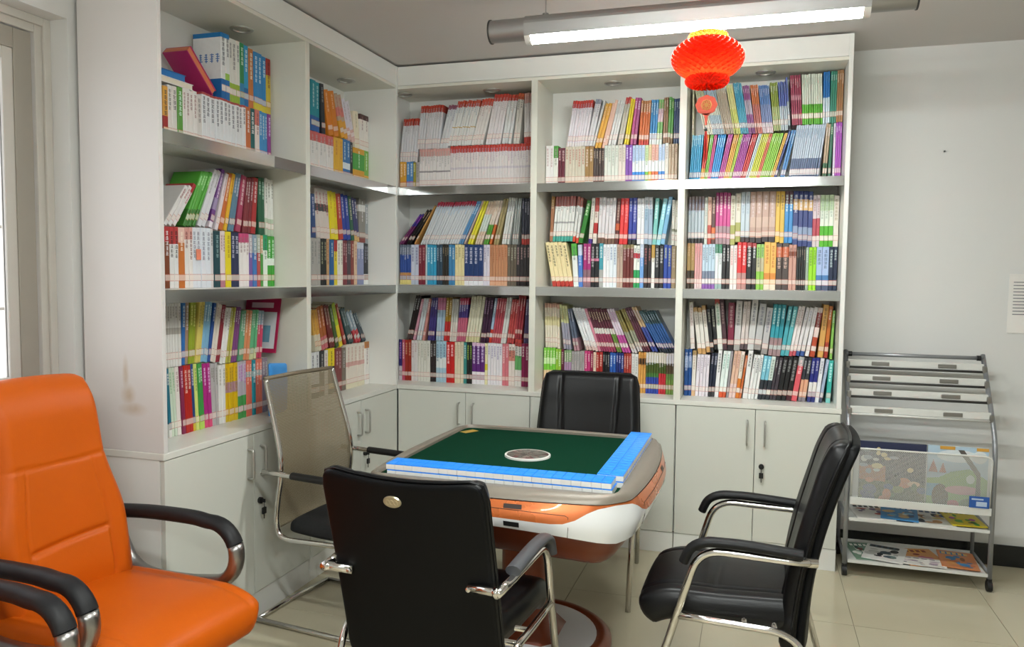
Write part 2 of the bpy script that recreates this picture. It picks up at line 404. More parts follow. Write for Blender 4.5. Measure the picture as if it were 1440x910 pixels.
def cabinet(side, a, b, split, label, lock, z=None):
    M = frame_map(side); t = thing('base_cabinet', label, 'cabinet')
    H = ZC
    def B(name, lo, hi, m, par=t, bev=.0012): return fbox(MB(), M, lo, hi).obj(name, m, par, bevel=bev)
    g = MB()
    for lo, hi in (((a, .021, ZP), (a+.018, DEP, H)), ((b-.018, .021, ZP), (b, DEP, H)), ((a+.018, .021, ZP), (b-.018, DEP, ZP+.018)),
                   ((a+.018, DEP-.01, ZP+.018), (b-.018, DEP, H)), ((a+.018, .03, H-.018), (b-.018, DEP-.01, H))):
        fbox(g, M, lo, hi)
    g.obj('body', 'white_lam', t)
    B('plinth', (a, .006, 0), (b, .024, ZP-.003), 'white_lam')
    for k, (c, d) in enumerate(((a+.002, split-.0015), (split+.0015, b-.002))):
        dr = B('door', (c, .001, ZP), (d, .019, H-.003), 'door_white')
        hu = d-.038 if k == 0 else c+.048
        hz = .69; hg = MB()
        path = fillet([(hu, .001, hz-.062), (hu, -.028, hz-.062), (hu, -.028, hz+.062), (hu, .001, hz+.062)], .012, 5)
        hg.tube([M @ Vector(p) for p in path], .0052, 10)
        hg.obj('handle', 'handle_metal', dr, True)
        if k == 1 and lock:
            lk = MB().tube([M @ Vector((c+.035, .001, .515)), M @ Vector((c+.035, -.012, .515))], .0135, 16).obj('lock', 'black_rubber', dr, True, auto=40)
            kg = MB(); fbox(kg, M, (c+.0335, -.03, .507), (c+.0365, -.012, .523)); fbox(kg, M, (c+.024, -.028, .458), (c+.046, -.018, .486))
            kg.tube([M @ Vector(p) for p in ((c+.035, -.024, .507), (c+.035, -.025, .486))], .0018, 6)
            kg.tube([M @ Vector(p) for p in ((c+.035, -.023, .458), (c+.036, -.022, .436))], .0022, 6)
            kg.obj('key', 'black_rubber', lk, bevel=.002)
    return t
cabinet('back', .003, P1+.010, .433, 'white two-door base cabinet in the corner, beside the green table felt', False)
cabinet('back', P1+.014, 1.632, 1.228, 'white two-door base cabinet behind the table, under the middle bay', False)
cabinet('back', 1.636, W, 2.042, 'white two-door base cabinet with a key in its right door, right end', True)
cabinet('left', L0, L1-.02, -1.408, 'white two-door base cabinet behind the orange armchair', True)
cabinet('left', L1-.016, -.001, -.452, 'white two-door base cabinet behind the mesh chair arm', True)

# ------------------------------------------------------------------ books
rnd = random.Random(7)
CREAM = lin('e6dfcc'); LBL = lin('e9d9cf'); LRED = lin('c4705c')
def book_mesh(mb, t, h, d, body, bands, M):
    """one book standing on z=0, spine towards -y: covers, rounded spine, page block"""
    lv = sorted({0, 1} | {b[0] for b in bands} | {b[1] for b in bands})
    bv = min(.0035, t*.3)
    out = [(0, d), (0, bv), (bv*.35, bv*.25), (bv, 0), (t-bv, 0), (t-bv*.35, bv*.25), (t, bv), (t, d)]
    def colof(a, b):
        c = body
        for x, y, k in bands:
            if x <= a+1e-6 and y >= b-1e-6: c = k
        return c
    n = 8
    for a, b in zip(lv, lv[1:]):
        vs = [M @ Vector((x, y, a*h)) for x, y in out] + [M @ Vector((x, y, b*h)) for x, y in out]
        mb.add(vs, [(i, i+1, n+i+1, n+i) for i in range(n-1)], lin(colof(a, b)))
    k = min(.0018, t*.2); z1 = h-.003
    inn = [(k, d-.002), (k, .004), (t-k, .004), (t-k, d-.002)]
    top = [M @ Vector((x, y, h)) for x, y in out] + [M @ Vector((x, y, h)) for x, y in inn] + [M @ Vector((x, y, z1)) for x, y in inn]
    cc = lin(colof(lv[-2], 1))
    mb.add(top, [(0, 8, 9, 1), (1, 9, 3, 2), (3, 9, 10, 4), (4, 10, 6, 5), (6, 10, 11, 7)][::1], cc)
    mb.add(top, [(12, 13, 14, 15)[::-1], (8, 12, 13, 9), (10, 14, 15, 11)], CREAM)
    # page edges: fore edge and foot
    mb.add([M @ Vector(p) for p in ((k, d-.002, .002), (t-k, d-.002, .002), (t-k, d-.002, z1), (k, d-.002, z1))], [(1, 0, 3, 2)], CREAM)
    mb.add([M @ Vector((x, y, 0)) for x, y in out], [tuple(range(7, -1, -1))], lin(colof(0, lv[1])))
def label_mesh(mb, t, h, M, body, z0=.115, hh=.028):
    za = z0*h; bc = lin(body); mixc = lambda c, k: tuple(c[i]*k+bc[i]*(1-k) for i in range(3))+(1,)
    l1, l2 = mixc(LBL, .62), mixc(LRED, .62)
    for a, b, c in ((0, .10, l2), (.10, .90, l1), (.90, 1, l2)):
        mb.add([M @ Vector(p) for p in ((.0006, -.0005, za+a*hh), (t-.0006, -.0005, za+a*hh), (t-.0006, -.0005, za+b*hh), (.0006, -.0005, za+b*hh))], [(0, 1, 2, 3)], c)
def title_mesh(mb, t, h, col, M, rng, z1=.93, zn=.45):
    """column of small brush marks, like a title too small to read"""
    s = min(t*.62, .017); z = h*z1; c = lin(col); cx = t/2
    n = rng.randint(4, 7)
    for i in range(n):
        if z - s < h*zn: break
        for k in range(3):
            zz = z - s*(.12+.34*k); ww = s*rng.uniform(.3, .5)
            mb.add([M @ Vector(p) for p in ((cx-ww, -.0004, zz-s*.1), (cx+ww, -.0004, zz-s*.1), (cx+ww, -.0004, zz+s*.03), (cx-ww, -.0004, zz+s*.03))], [(0, 1, 2, 3)], c)
        xx = cx+rng.uniform(-.2, .2)*s
        mb.add([M @ Vector(p) for p in ((xx-s*.07, -.0005, z-s*.92), (xx+s*.07, -.0005, z-s*.92), (xx+s*.07, -.0005, z), (xx-s*.07, -.0005, z))], [(0, 1, 2, 3)], c)
        z -= s*1.18
# each row: bay, shelf (0 top, 1 middle, 2 bottom), row (0 front, 1 raised behind), pixel of its left and right end, runs
# a run: count,width,height,body,bands,title colour,lean in degrees
ROWS = '''
A 0 0 231 382 | 1,1,.20,e0a53a,0-.45:a82a26,444,0;2,1,.21,e6e3de,,555,0;1,1.1,.215,5d9c3c,,dfe,0;4,.8,.215,e8e4e0,0-.12:b8336a,966,0;1,1.2,.21,d9d4cf,,777,0;11,1,.225,e2e4e6,0-.16:1c4f86 .96-1:b24a4a,445,0;1,1.3,.225,c46a38,,eee,0;1,1.4,.225,0e5a5c,0-.2:c08a50,fff,0;1,1.3,.225,e7dcd6,.7-1:d07a70,855,0;3,.8,.225,3b8cc6,,dee,0;1,.9,.225,8d3c8c,,edf,0
A 0 1 313 382 | 1,1.1,.27,eef0f0,.93-1:1d7cc0 0-.3:1a6db4,334,0;1,1.1,.27,eef0f0,.93-1:1d7cc0 0-.3:1a6db4 .3-.4:9fce5a,334,0;3,1,.265,e8e8e2,0-.3:9dbb3c,556,0;1,1.2,.262,2f8f55,0-.35:2a86bb,efe,0;1,1.4,.26,2f9fd0,0-.3:1d6fb0,eff,0;1,1.3,.255,c9793c,,ffe,0;3,1.3,.25,2a86c6,.0-.15:d9c93a,eff,0;1,1.3,.245,d0b63c,.7-1:a8342c,622,0
A 1 0 232 390 | 1,1.2,.235,7d3f20,.75-1:b52d2c,eee,0;2,1,.235,e5e4e2,.72-1:b83a3a,222,0;1,1.5,.235,c9722e,.75-1:e9c2b4,fed,0;2,.9,.238,e9e4e0,.8-1:d9a096,733,0;4,1.1,.24,dfe3ea,,778,0;1,.7,.24,d8d4d4,,555,0;1,1.7,.235,14424a,,9bb,0;2,.7,.235,e5d5d2,0-.25:b87a8a,844,0;1,1.4,.235,e3cf1e,,a82,0;2,1.2,.235,222c50,,dde,0;3,.9,.232,e9e2e0,.83-1:c9487a,977,0;1,1.1,.232,7a5aa0,.65-1:b8a8b0,eee,0;1,1.1,.232,3a72b4,.65-1:8aa0b0,eee,0;1,1,.232,b34a48,.65-1:a8b0a0,eee,0;1,.9,.232,4a9440,.65-1:c9a070,eee,0;1,1.3,.232,e8efe6,.7-1:1f9a6a,464,0;2,1,.228,3fa036,.42-.56:e8efe6,efe,0
A 1 1 232 390 | 2,.8,.20,e4e0de,,a55,38;1,.8,.21,e6e2e0,.8-1:b03038,a44,36;4,.7,.25,54a83a,0-.3:3c7a2c,cfb,27;2,.9,.26,dcdadf,,888,25;1,1,.26,6d3a86,.3-.5:9a8ab0 0-.1:e0d8e0,ede,20;1,.8,.25,e0d4d8,,a88,18;1,1.2,.25,c96a2c,,fec,16;1,1,.25,e8b326,,a62,15;2,.8,.255,5b7f96,,dde,13;1,1.3,.25,a83a5c,,edd,11;3,.8,.245,7c2430,,dcc,8;1,1.3,.25,a8262a,,edd,6;2,1,.255,1f5a3e,,bdc,0;3,.9,.255,e3e2dc,0-.3:b9c8b0,665,0
A 2 0 234 377 | 1,.8,.27,1f6f86,0-.2:e4e4de,eee,-3;2,.8,.27,cfdcc8,,7a7,-3;1,1,.27,e8dfd8,,a88,-3;1,1,.27,8a2a50,,ecd,-3;2,1,.27,b8271f,,edc,-3;1,.8,.27,24487e,0-.2:d0b43a,dde,-3;1,.9,.27,d3dc7a,,686,-3;2,.8,.27,3f9a46,0-.2:b8d860,dfd,-3;2,1.1,.265,ae2480,0-.2:d84a78,fdf,-3;3,.7,.26,b9b4b4,,776,-2;2,1,.25,e8e6e2,,998,0;4,1,.25,dcb40e,.5-.68:b48a90 0-.1:e0c030,a83,0;3,.9,.25,b9b0b8,.65-.95:c9b8cc 0-.4:4a9a50,b6b,0;2,1.1,.25,df7058,.7-.8:9aa8a8,fdc,0;1,1.2,.25,1f8a98,.7-.8:9aa8a8,eff,0;2,1.1,.25,df7058,.7-.8:9aa8a8,fdc,0;2,1,.25,8a7a88,,ccc,0
A 2 1 233 373 | 6,.8,.25,e2dfdb,.5-.6:b8b2aa,877,0;1,1.1,.255,2a6cb4,,dee,2;1,1,.255,a08470,,eee,3;2,1,.27,93a327,,ee8,4;2,.9,.25,d9c765,,885,8;3,.8,.25,7fb2d2,,eff,9;1,.9,.245,1d4c94,,dde,11;2,.8,.245,e2d8cc,,a77,12;2,.7,.24,8a2434,,ecc,12;2,.9,.24,e7e5e2,,988,12;2,.8,.24,b2ad4a,,eec,11;3,.7,.24,7b3f7a,,ede,10;2,1,.22,5fa078,,eee,8;2,1,.22,d78a5c,,fed,8;3,.9,.22,5fae7c,0-.2:d0d0a0,efe,7;2,1,.215,c43a5c,.7-1:90a8b8,edd,7
B 0 0 438 522 | 6,.9,.215,dedbd8,.78-1:c4605e .1-.2:4a5a80,aaa,0;2,1,.22,dba92c,,b74,0;2,1,.225,256fae,.3-.45:dfe6ea,dee,0;1,.8,.22,1a2226,,aaa,0;1,3.2,.20,d59a1c,.4-.85:3f9a3a,efe,0;1,1.3,.20,7cb04a,0-.3:e0a83a,efe,0
B 0 1 438 520 | 2,1,.25,178a98,0-.3:1d5aa0,dee,0;1,.9,.25,16202a,,aaa,-4;2,1.1,.23,cf7a1c,,eca,-14;2,.9,.23,b9a08a,.5-.7:d07a70 0-.4:d89a2a,a66,-20;2,.9,.22,d9d2dc,0-.3:d8b0a8,a99,-20;1,1.4,.20,e4ddc4,,aa8,-6;2,1.2,.195,e8e2da,.85-1:4a2a28,977,0
B 1 0 438 519 | 3,1,.24,aeaaa4,,777,0;2,.9,.24,1a1f1e,,bb9,0;1,1,.24,c8a070,,843,0;1,1.4,.24,1f5c94,,dee,0;1,1.2,.24,e6d22a,.75-1:b8322c,944,0;2,.8,.24,e8e4d8,,977,0;2,.8,.24,7a2a36,,dbb,0;2,.7,.24,4a3a42,,bbb,0;1,1.1,.24,8a3a30,,ecb,0;1,1,.24,e0bf9c,,a66,0;2,1.3,.235,8a92b8,.85-1:c8ccd8,dde,0;2,1,.235,20242c,0-.25:e8e8e4,aab,0
B 1 1 438 519 | 1,1,.22,2d4a7c,,dde,-3;4,.9,.25,d8ccc4,.55-.7:4a4a4c,b66,-6;2,1.1,.25,e9d61e,,c93,-7;1,1.2,.245,b83a20,,edc,-8;2,1.1,.245,14389a,,dde,-9;1,1,.245,1f5a40,,dcb,-10;2,.8,.24,2c2f66,0-.2:d9b070,ddd,-10;1,1.8,.25,8b8780,.7-.85:d8d8d4 0-.1:8a3a34,eee,0;1,.9,.22,9aa0a4,,eee,0
B 2 0 438 521 | 2,1,.235,d9d9da,.0-.3:232a36,445,0;1,1.1,.235,2a2c30,,bbb,0;1,1.1,.235,dcd8d2,,977,0;1,1.6,.24,ecd322,0-.6:2c2c26,333,0;2,1,.235,7d3434,,dbb,0;1,1,.235,7a6e62,,ccc,0;5,1,.245,e7ddd0,0-.2:e4dcc0 .5-.6:d8a8a0,c98,0;1,1.2,.245,ece8e2,.85-1:b87a40,977,0
B 2 1 438 516 | 2,1,.22,d8a448,0-.4:d8d0b8,a74,-12;2,1,.23,a85a24,0-.3:c86a70,ecb,-14;2,.9,.235,6a1f1c,,cba,-17;1,1,.24,3f5a2a,,cdb,-19;1,1.2,.25,b5cc32,0-.5:e8d22a,786,-20;1,.8,.24,a83a30,,ecb,-24;2,.9,.22,2f4a4c,,bcc,-28;2,.9,.21,8fa2b0,0-.4:c83a44,eee,-33;2,.7,.20,3a4a54,,bcc,-36
C 0 0 562 747 | 2,1.2,.165,e0a22a,.0-.3:d87a2a,fec,0;2,1.2,.165,4a86c4,0-.3:c86ab0,dee,0;1,1,.16,9a9230,,eec,0;1,1.2,.16,b0aaa8,,888,0;11,1,.235,e4dfdd,.82-1:d8a49c .42-.46:9a9496 0-.06:b86a60,aaa,0;28,1,.245,e3dcdb,.84-1:c43a2c .45-.5:d0c8d0 0-.05:c09890,bab,0
C 0 1 562 747 | 16,.9,.25,d6d4d8,.84-1:b83a26 0-.1:d8d0d0,aaa,6;3,1,.25,d9dadd,.9-1:8a4a60,99a,14;9,.9,.26,e2e2e0,.86-1:c0482e .4-.42:c8a860,9ab,14;4,1,.265,e4e0dc,.85-1:c84a34,a99,15;5,1,.285,e6e0e2,.86-1:c23a2c,baa,11;3,1,.275,dfe0e0,.88-1:c0402e,999,9;2,1,.28,dcd8d0,.88-1:c85a34,222,6;3,.9,.275,e2dcdc,.8-1:d8a8a0 0-.15:c04038,a99,0
C 1 0 562 745 | 5,.8,.235,2f4f9a,.75-1:6a7486 0-.12:e8d888 .12-.3:c89058,dde,0;2,1.3,.235,ccd0e0,0-.1:c0c8d8,558,0;2,1.1,.235,7c2434,,c99,0;1,.6,.235,c8d4d8,,888,0;3,1,.235,2f9bc4,,dff,0;2,1,.235,2a465a,,abc,0;3,.7,.235,2a2620,,a97,0;2,1,.235,3f84b4,,dee,0;3,1,.235,e6d8a4,,985,0;4,1.5,.235,1f3a6e,0-.22:e4e4e8,dde,0;2,1,.235,d9d4e0,,768,0;6,.95,.235,c48a64,0-.1:d8a888,a64,0;3,1,.235,6b6052,,bba,0;4,1.1,.235,343032,.0-.1:2a2020,b99,0
C 1 1 562 747 | 2,.8,.22,6c2a5c,.6-1:3a2c84,c4a,38;2,1.1,.24,171414,,ca8,34;1,.7,.26,c09050,,a74,31;16,.95,.27,d3d6da,.9-1:b8324c,9bd,25;2,1,.27,5b8fc0,,eff,25;1,.8,.27,c8b0a8,,a88,25;2,1,.265,e6dc3c,,cb4,22;3,1,.26,dfc8b0,.3-.7:d8e0d8,a88,19;2,1,.26,e0d0c0,0-.45:5a9a38,a86,17;1,1.1,.26,dcccc0,0-.45:c86a30,a86,16;2,1.1,.265,a8986a,,776,13;3,1,.265,dadcd8,,767,9;3,.9,.26,a6aaa8,,dee,5;4,1.1,.26,2a2c3c,0-.12:b83a34,bbc,0
C 2 0 560 743 | 1,1,.245,28206a,0-.35:c8c0c8,c8d,0;1,1,.245,c0506a,,edd,0;2,1.1,.245,9c2a1c,,da8,0;2,.9,.243,dcd6d4,,b99,0;4,1,.243,dcdad0,,aa9,0;2,1,.243,2a2022,,bbb,0;3,1,.243,a8c8d8,.35-.6:dfe4e4,568,0;2,1.2,.243,c8201e,,fdd,0;3,.9,.243,e0d4b8,,ba9,0;1,1,.243,3a8a86,,dee,0;2,.8,.243,1e2020,,ac5,0;3,1.3,.243,5c2476,0-.3:e8e4e8 .92-1:d8b8d0,edf,0;1,.9,.243,e6e0b0,.35-.5:d8c83a,887,0;5,.9,.243,e6e2e6,,87a,0;2,1,.243,d87a84,,edd,0;2,.9,.243,e8dcd4,.6-.85:d88a7a,322,0;2,1,.27,e4e0da,.35-.65:6ab06a .85-1:c84a44,333,0;2,1,.25,8a1f50,,edd,0
C 2 1 572 745 | 2,1,.27,1c1416,0-.1:4a3a3a,bbb,13;1,.9,.25,c890a0,,edd,13;2,.9,.25,cfd4d8,,989,11;1,.9,.25,c88a84,,edd,10;3,.8,.255,3c3276,,ccd,6;3,.9,.255,a8c0d4,.72-1:c87a98,867,3;2,1,.255,b82c2c,.45-1:9a7a28,edb,4;3,.8,.25,d8d0c8,.45-1:c0c0b8,988,4;4,.8,.255,c0607a,.55-.85:4a3a86 .85-1:b83a5a,dde,5;5,.9,.27,dcd8c0,0-.2:d8d0a0,998,8;3,1,.265,3a1c38,,a8a,7;1,1,.26,9ab4cc,.0-.3:c83a2e,eee,8;4,.8,.26,b84a58,,ecc,8;2,.9,.265,d8d8d4,,988,8;3,.8,.255,c04a4a,,ecc,7;3,.8,.25,a83a44,,dcc,6;2,.8,.25,4a4068,,ccd,3
D 0 0 763 953 | 2,1.1,.225,e9e5e4,,b99,0;1,1.5,.225,e6e6de,.7-1:4d9a3c,998,0;2,1.1,.21,641c30,,dbb,0;6,.95,.215,d3cbb8,0-.12:e0c0a8,a54,0;2,1.2,.215,a07a44,0-.2:e0dcd4,edc,0;4,.8,.20,42302a,,ba9,0;4,1,.215,d9dcd2,,9a9,0;2,1,.215,dacfc4,,a98,0;2,1,.215,7a3aa8,,edf,0;4,.9,.21,bccfe6,0-.32:1f86d8 .32-.6:e4e8ea,79c,0;1,.9,.21,c8d8a8,0-.32:6ab832 .32-.6:e4e8ea,7a6,0;1,.9,.21,e0d0a0,0-.32:d8a828 .32-.6:e4e8ea,a85,0;2,.9,.21,e4b0a0,0-.32:d8662a .32-.6:e4e8ea,a76,0;2,.9,.21,bccfe6,0-.32:1f86d8 .32-.6:e4e8ea,79c,0;1,1,.215,dcd8d0,,988,0;3,.8,.21,c0a88c,,864,0
D 0 1 797 955 | 8,.95,.25,e4dde4,.84-1:c4362a 0-.08:e6e0e0,aab,8;2,1,.255,d8d6da,.9-1:8a90a0,778,11;1,.8,.25,d8d8d8,,889,13;2,1.2,.245,dfa63c,,eca,14;2,1,.245,e2b8a4,,ecb,13;3,.9,.24,dfdedc,,999,12;2,.9,.255,c6c2b4,.86-1:c43a34,998,10;2,.9,.245,e6cf22,,cb4,8;1,1,.25,b8508a,,ede,6;1,1.2,.25,a0487c,,ede,6;4,.9,.235,cf6a30,.75-1:b87a4a 0-.1:c83a2c,edc,3;3,.9,.235,3f8cc6,0-.25:e8eaea,dee,2;2,.9,.235,7fb46a,.5-.8:d8c0c8 0-.25:e0e8e0,a66,2;2,.9,.24,8c6a4a,,dcb,1;2,.9,.24,5a9a4a,0-.2:8a6a44,dec,1;3,.7,.235,33486e,,cdd,0
D 1 0 766 950 | 5,1.15,.25,ead9a8,0-.14:b83a30,443,-11;1,1.5,.24,e6eae6,.72-1:52a83c,566,-4;1,1.3,.235,4c7cc8,.75-1:c0c8dc,cde,-2;2,1.2,.24,a82a74,0-.4:8a6a74,edd,0;2,1.2,.24,191a1e,.6-.66:d07a98,bbb,0;1,1.2,.24,3f98a8,0-.4:a8a8a4,dee,0;2,1,.235,e8e8ea,,99a,0;2,1,.235,e0e6ea,,469,0;2,.9,.235,b8a090,,765,0;3,1,.235,6b2a26,.9-1:8a7a50,caa,0;2,.9,.23,e6e8e0,0-.42:2c9a58 .7-.82:c83440,445,0;1,1.2,.235,6f9ed8,.7-1:b8c0d0,dde,0;2,1,.232,221c20,,a66,0;1,1,.232,e4e4e0,.7-1:c89a3a,a97,0;2,1.2,.23,17181c,,ccc,0;2,1.1,.232,2a4aa4,,cc8,0;1,1.2,.225,a08a68,,cba,0
D 1 1 772 952 | 1,1,.25,a57050,.8-1:b88a50,edb,2;7,.9,.25,e2e2de,.78-1:b8706c 0-.15:4aa898 .4-.44:a8a8a8,777,4;2,.9,.25,dcdcd8,.8-1:c07a70 0-.15:d84a34,777,6;1,1.3,.24,2c7a28,,dec,12;1,1.1,.25,dcd8cc,0-.1:4a2a86,999,4;1,1.1,.25,e0d6cc,.2-.45:b82c2a .7-1:b84a40,955,3;5,1,.25,dcd6d8,0-.12:7a5a4a,aaa,2;1,1.2,.25,5a2420,.3-.45:c8582a,dba,3;2,1.2,.25,e03434,,f99,2;2,1.2,.25,2c3c9a,0-.1:1a1a20,cce,1;2,1.1,.245,e6e6ea,,bbb,0;2,1.2,.255,a0b4c8,.75-1:d0d0d4,689,0;1,1.2,.25,7cc4bc,,eff,3;1,1.3,.25,8fd0dc,,dff,8;1,1.4,.255,7fb8dc,,dff,9;2,1,.24,e0dcd0,.3-.36:8a8a70,998,0
D 2 0 764 947 | 4,1.1,.23,7cc840,.0-.25:d84440 .25-.45:e8c8a0 .6-.75:c8e8a8,eec,0;2,1.1,.225,94c03c,0-.25:c85a40,efd,0;1,1.2,.225,5f1a34,,cbb,0;3,1,.22,a888a8,.7-1:88a878,edd,0;5,1,.215,aaa4a4,,887,0;2,1.1,.22,c43a78,,edd,0;1,1,.22,8a1c40,,ecc,0;1,1.1,.215,e4ccb8,,a87,0;2,1.2,.215,aa2a24,,ecb,0;3,.9,.215,141418,,aaa,0;2,1.1,.215,2a5aae,,cde,0;3,.9,.215,1f2e72,,cce,0;3,.9,.215,a83a30,,ecb,0;2,1.2,.215,e2e0dc,,999,0;3,.9,.225,d8a052,.7-.85:3a3024,a62,0;5,.9,.225,4a7a3a,.75-1:d8d0c0 .5-.75:4a5a24 0-.4:344aa4,dde,0;3,.9,.225,c8303a,.75-1:d8d0c0 .5-.75:4a5a24,edd,0;3,.9,.225,6a8a4a,.75-1:d8d0d0 .5-.75:5a4a34 0-.35:7a9a4a,dde,0
D 2 1 764 950 | 6,1,.25,e2d8c4,.9-1:c89a84 .5-.7:d8cc9c,b98,-2;3,1,.25,9a98a8,.6-1:c8c890,777,-7;2,.9,.24,5a6478,0-.3:b88a94,ccd,-11;4,1.1,.25,e4e4e6,0-.1:d8b8b0,aab,-20;1,1,.25,d8889c,,edd,-20;6,.95,.25,9a3a5a,.55-1:5a2434 .42-.55:d8d4cc,dca,-20;2,.9,.25,6a8a3c,.55-1:5a2434 .42-.55:d8d4cc,dca,-21;3,.9,.255,d8c8d4,0-.4:b84a94,b6a,-22;4,.9,.25,9a9a84,.5-1:8a7a40 0-.2:d0c8c8,cc9,-24;3,.8,.26,5a2c3a,,dbc,-25;2,1,.27,3a4a94,.55-1:c8a880,cce,-27;7,.8,.25,2f5a96,.7-1:3c5a60 0-.1:222a34,cde,-29
E 0 0 965 1187 | 6,.9,.25,3a9fcc,.9-1:7cc0dc,dff,3;2,.9,.25,e0a03a,.3-.6:c83a30,edb,6;2,.8,.25,7ab84a,,efe,7;2,.8,.25,c8508a,,ede,8;4,1,.25,2f8fd0,,dff,9;3,.8,.25,b8509c,,ede,11;3,.8,.25,e0a848,,fed,12;2,.7,.25,a8c84a,,efe,13;5,.8,.25,a8489c,0-.1:c870a0,ede,13;3,.8,.25,c83c38,,edd,14;2,.8,.25,c8d8dc,,89a,15;4,.8,.25,c8cc3e,,eec,15;2,.8,.25,d06a4a,,edc,15;6,.8,.25,8cc43e,,efc,15;2,.7,.25,e0b048,,edc,16;1,1.2,.26,1e2e74,,cce,16;2,1,.26,4a86c0,,dee,12;14,1,.28,bcc8d6,.0-.4:5a6a8a .1-.2:dfe4e8,58a,7;2,1,.28,b8a084,0-.3:3a6a4a,eee,3;1,1.3,.285,2c6a50,,dec,2;1,1,.28,d8d0e0,,98a,0;3,1,.285,a84ab4,,ede,0
E 0 1 972 1110 | 1,.9,.26,d8d0b4,,776,-1;5,.8,.255,d8d4c0,.8-1:c8c8a8,997,-14;7,.8,.255,a8bcc8,.4-.7:d0d0c0,78a,-13;6,.8,.26,b0a08c,,eee,-12;4,.8,.26,c8cc6a,.5-1:d8d490,896,-11;5,.8,.265,4aa0b8,.5-1:3a98b8,dff,-10;4,.8,.25,8a4a84,.4-.7:b8b0c0,ede,-9;4,.9,.25,b86a60,.6-1:c8703a,edd,-8;6,.9,.245,7a8ab4,.6-1:5a80b8 0-.2:d8c8cc,dde,-7;4,.9,.245,a8b478,.5-1:8a9a38,eee,-6;5,.9,.245,b8c4cc,.5-1:5a6ab0,89a,-5
F 0 1 1108 1187 | 5,.9,.25,9a3a54,.5-.6:c88a98,dcc,-4;9,1,.25,dde4d4,0-.4:5cb02c,9a9,-2;3,1,.255,cfe0ea,.5-1:1f70b8,58a,-1;3,1,.255,3a8a74,,dee,0;3,1,.255,a87a50,,edc,0
E 1 0 962 1181 | 2,1.2,.24,3a2e20,.4-1:a88a54,ca8,0;3,.8,.24,d8a4a4,0-.2:e0c8c8,c77,0;4,1.05,.235,bcd0de,0-.1:8a5aa8 .1-.4:7a8498,556,0;2,1.1,.235,dfe4e4,.8-1:4a8a6a 0-.2:9ab4b0,899,0;2,1.2,.233,1a1a1c,,ddd,0;2,1.2,.23,e4dcd8,,c88,0;2,1.5,.245,d82a2c,0-.35:b88a84,fdd,0;2,1.5,.243,17171b,.9-1:a83a3c,eee,0;2,1.2,.235,9ac86a,.3-.7:c0b898 0-.4:8ac048,455,0;2,1.8,.245,ecbb62,0-.12:e8d8c4 .2-.35:d88a3a,b62,0;2,2,.24,4a3f3c,.7-.92:c8623a,dba,0;2,1.1,.232,c8988a,.75-.85:8a4a34,644,0;4,.7,.222,2e3030,,a98,0;1,1,.22,9aa898,,cdc,0;2,1.2,.218,9ad82a,,674,0;2,1.9,.222,a8bce0,0-.2:4a5470 .2-.35:4a7ab0,568,0;2,1.2,.22,1e2a44,,cdd,0
E 1 1 966 1182 | 5,.9,.245,b0bcc4,.7-1:7a6a6c 0-.1:2a2424,78a,0;1,.9,.245,c8d0c8,,999,0;1,1,.245,e0b8a4,.0-.4:b84434,955,0;1,1.2,.245,5a3430,.1-.35:d8703a,dba,0;4,1,.27,cc4a90,.75-1:a83a78 0-.35:a88a90,edd,0;2,1.5,.255,dcd8c8,0-.4:a8a85a,a97,0;2,1.2,.26,c0ccd4,0-.1:3a2428,9ab,0;4,1.8,.265,c0a090,0-.1:2c2224 .3-.5:d0b4a4,dcc,0;2,1.2,.28,e0b84e,,864,0;2,1,.285,3a8ac8,.75-1:6a4a54,dee,0;4,1.3,.28,34427c,.65-.85:d8b078 .1-.35:8a9ab8,dde,0;2,1,.26,d8c8cc,.2-.55:b84a58,966,0;3,1.1,.26,e0e6d8,0-.4:58b42c .7-1:b8cca4,9a9,0;1,1.4,.255,e0d8cc,,a97,0
E 2 0 962 1174 | 2,1.2,.25,1c4f94,.6-.85:8aa0c8,dde,0;1,1.3,.245,e6e0d8,.9-1:a88a5a 0-.15:d8b088,b98,1;4,1,.225,e6dee6,,a9a,2;2,1,.235,1e2438,0-.15:343438,bbc,4;1,1.2,.25,eceaea,,555,4;2,1.2,.25,e4eeea,0-.22:d85a34,7a9,5;1,.8,.25,9a9498,,bbb,5;2,1,.25,e0b8a0,0-.3:e4c8c4,a77,6;1,1.2,.25,e4d8cc,0-.42:d87a2a,a86,6;1,.7,.23,c86a38,,edc,7;1,1.5,.255,eae8e6,,444,6;3,1,.235,e8e8e6,,334,7;2,1.2,.23,7cc0d4,0-.45:262c34,dff,7;1,1.2,.23,d8e4dc,0-.45:262c34,787,7;2,1,.228,403840,,aaa,8;2,1.4,.23,141416,,999,8;1,1.6,.23,1a1416,0-.2:4a1a24,999,8;1,1.6,.235,dc5a64,.8-1:a8a8a8,fdd,8;2,1.1,.23,e0a888,.5-1:2e3038 0-.1:8a8088,ccc,7;2,1.2,.23,262c80,0-.45:e4e0dc .0-.12:2a3478,ccd,5;1,1.2,.23,e4e4e8,,99a,6;1,1,.225,a8b8d0,0-.2:4a5068,dde,8;1,1.3,.22,3ab0a4,0-.15:7ac8c0,dff,3
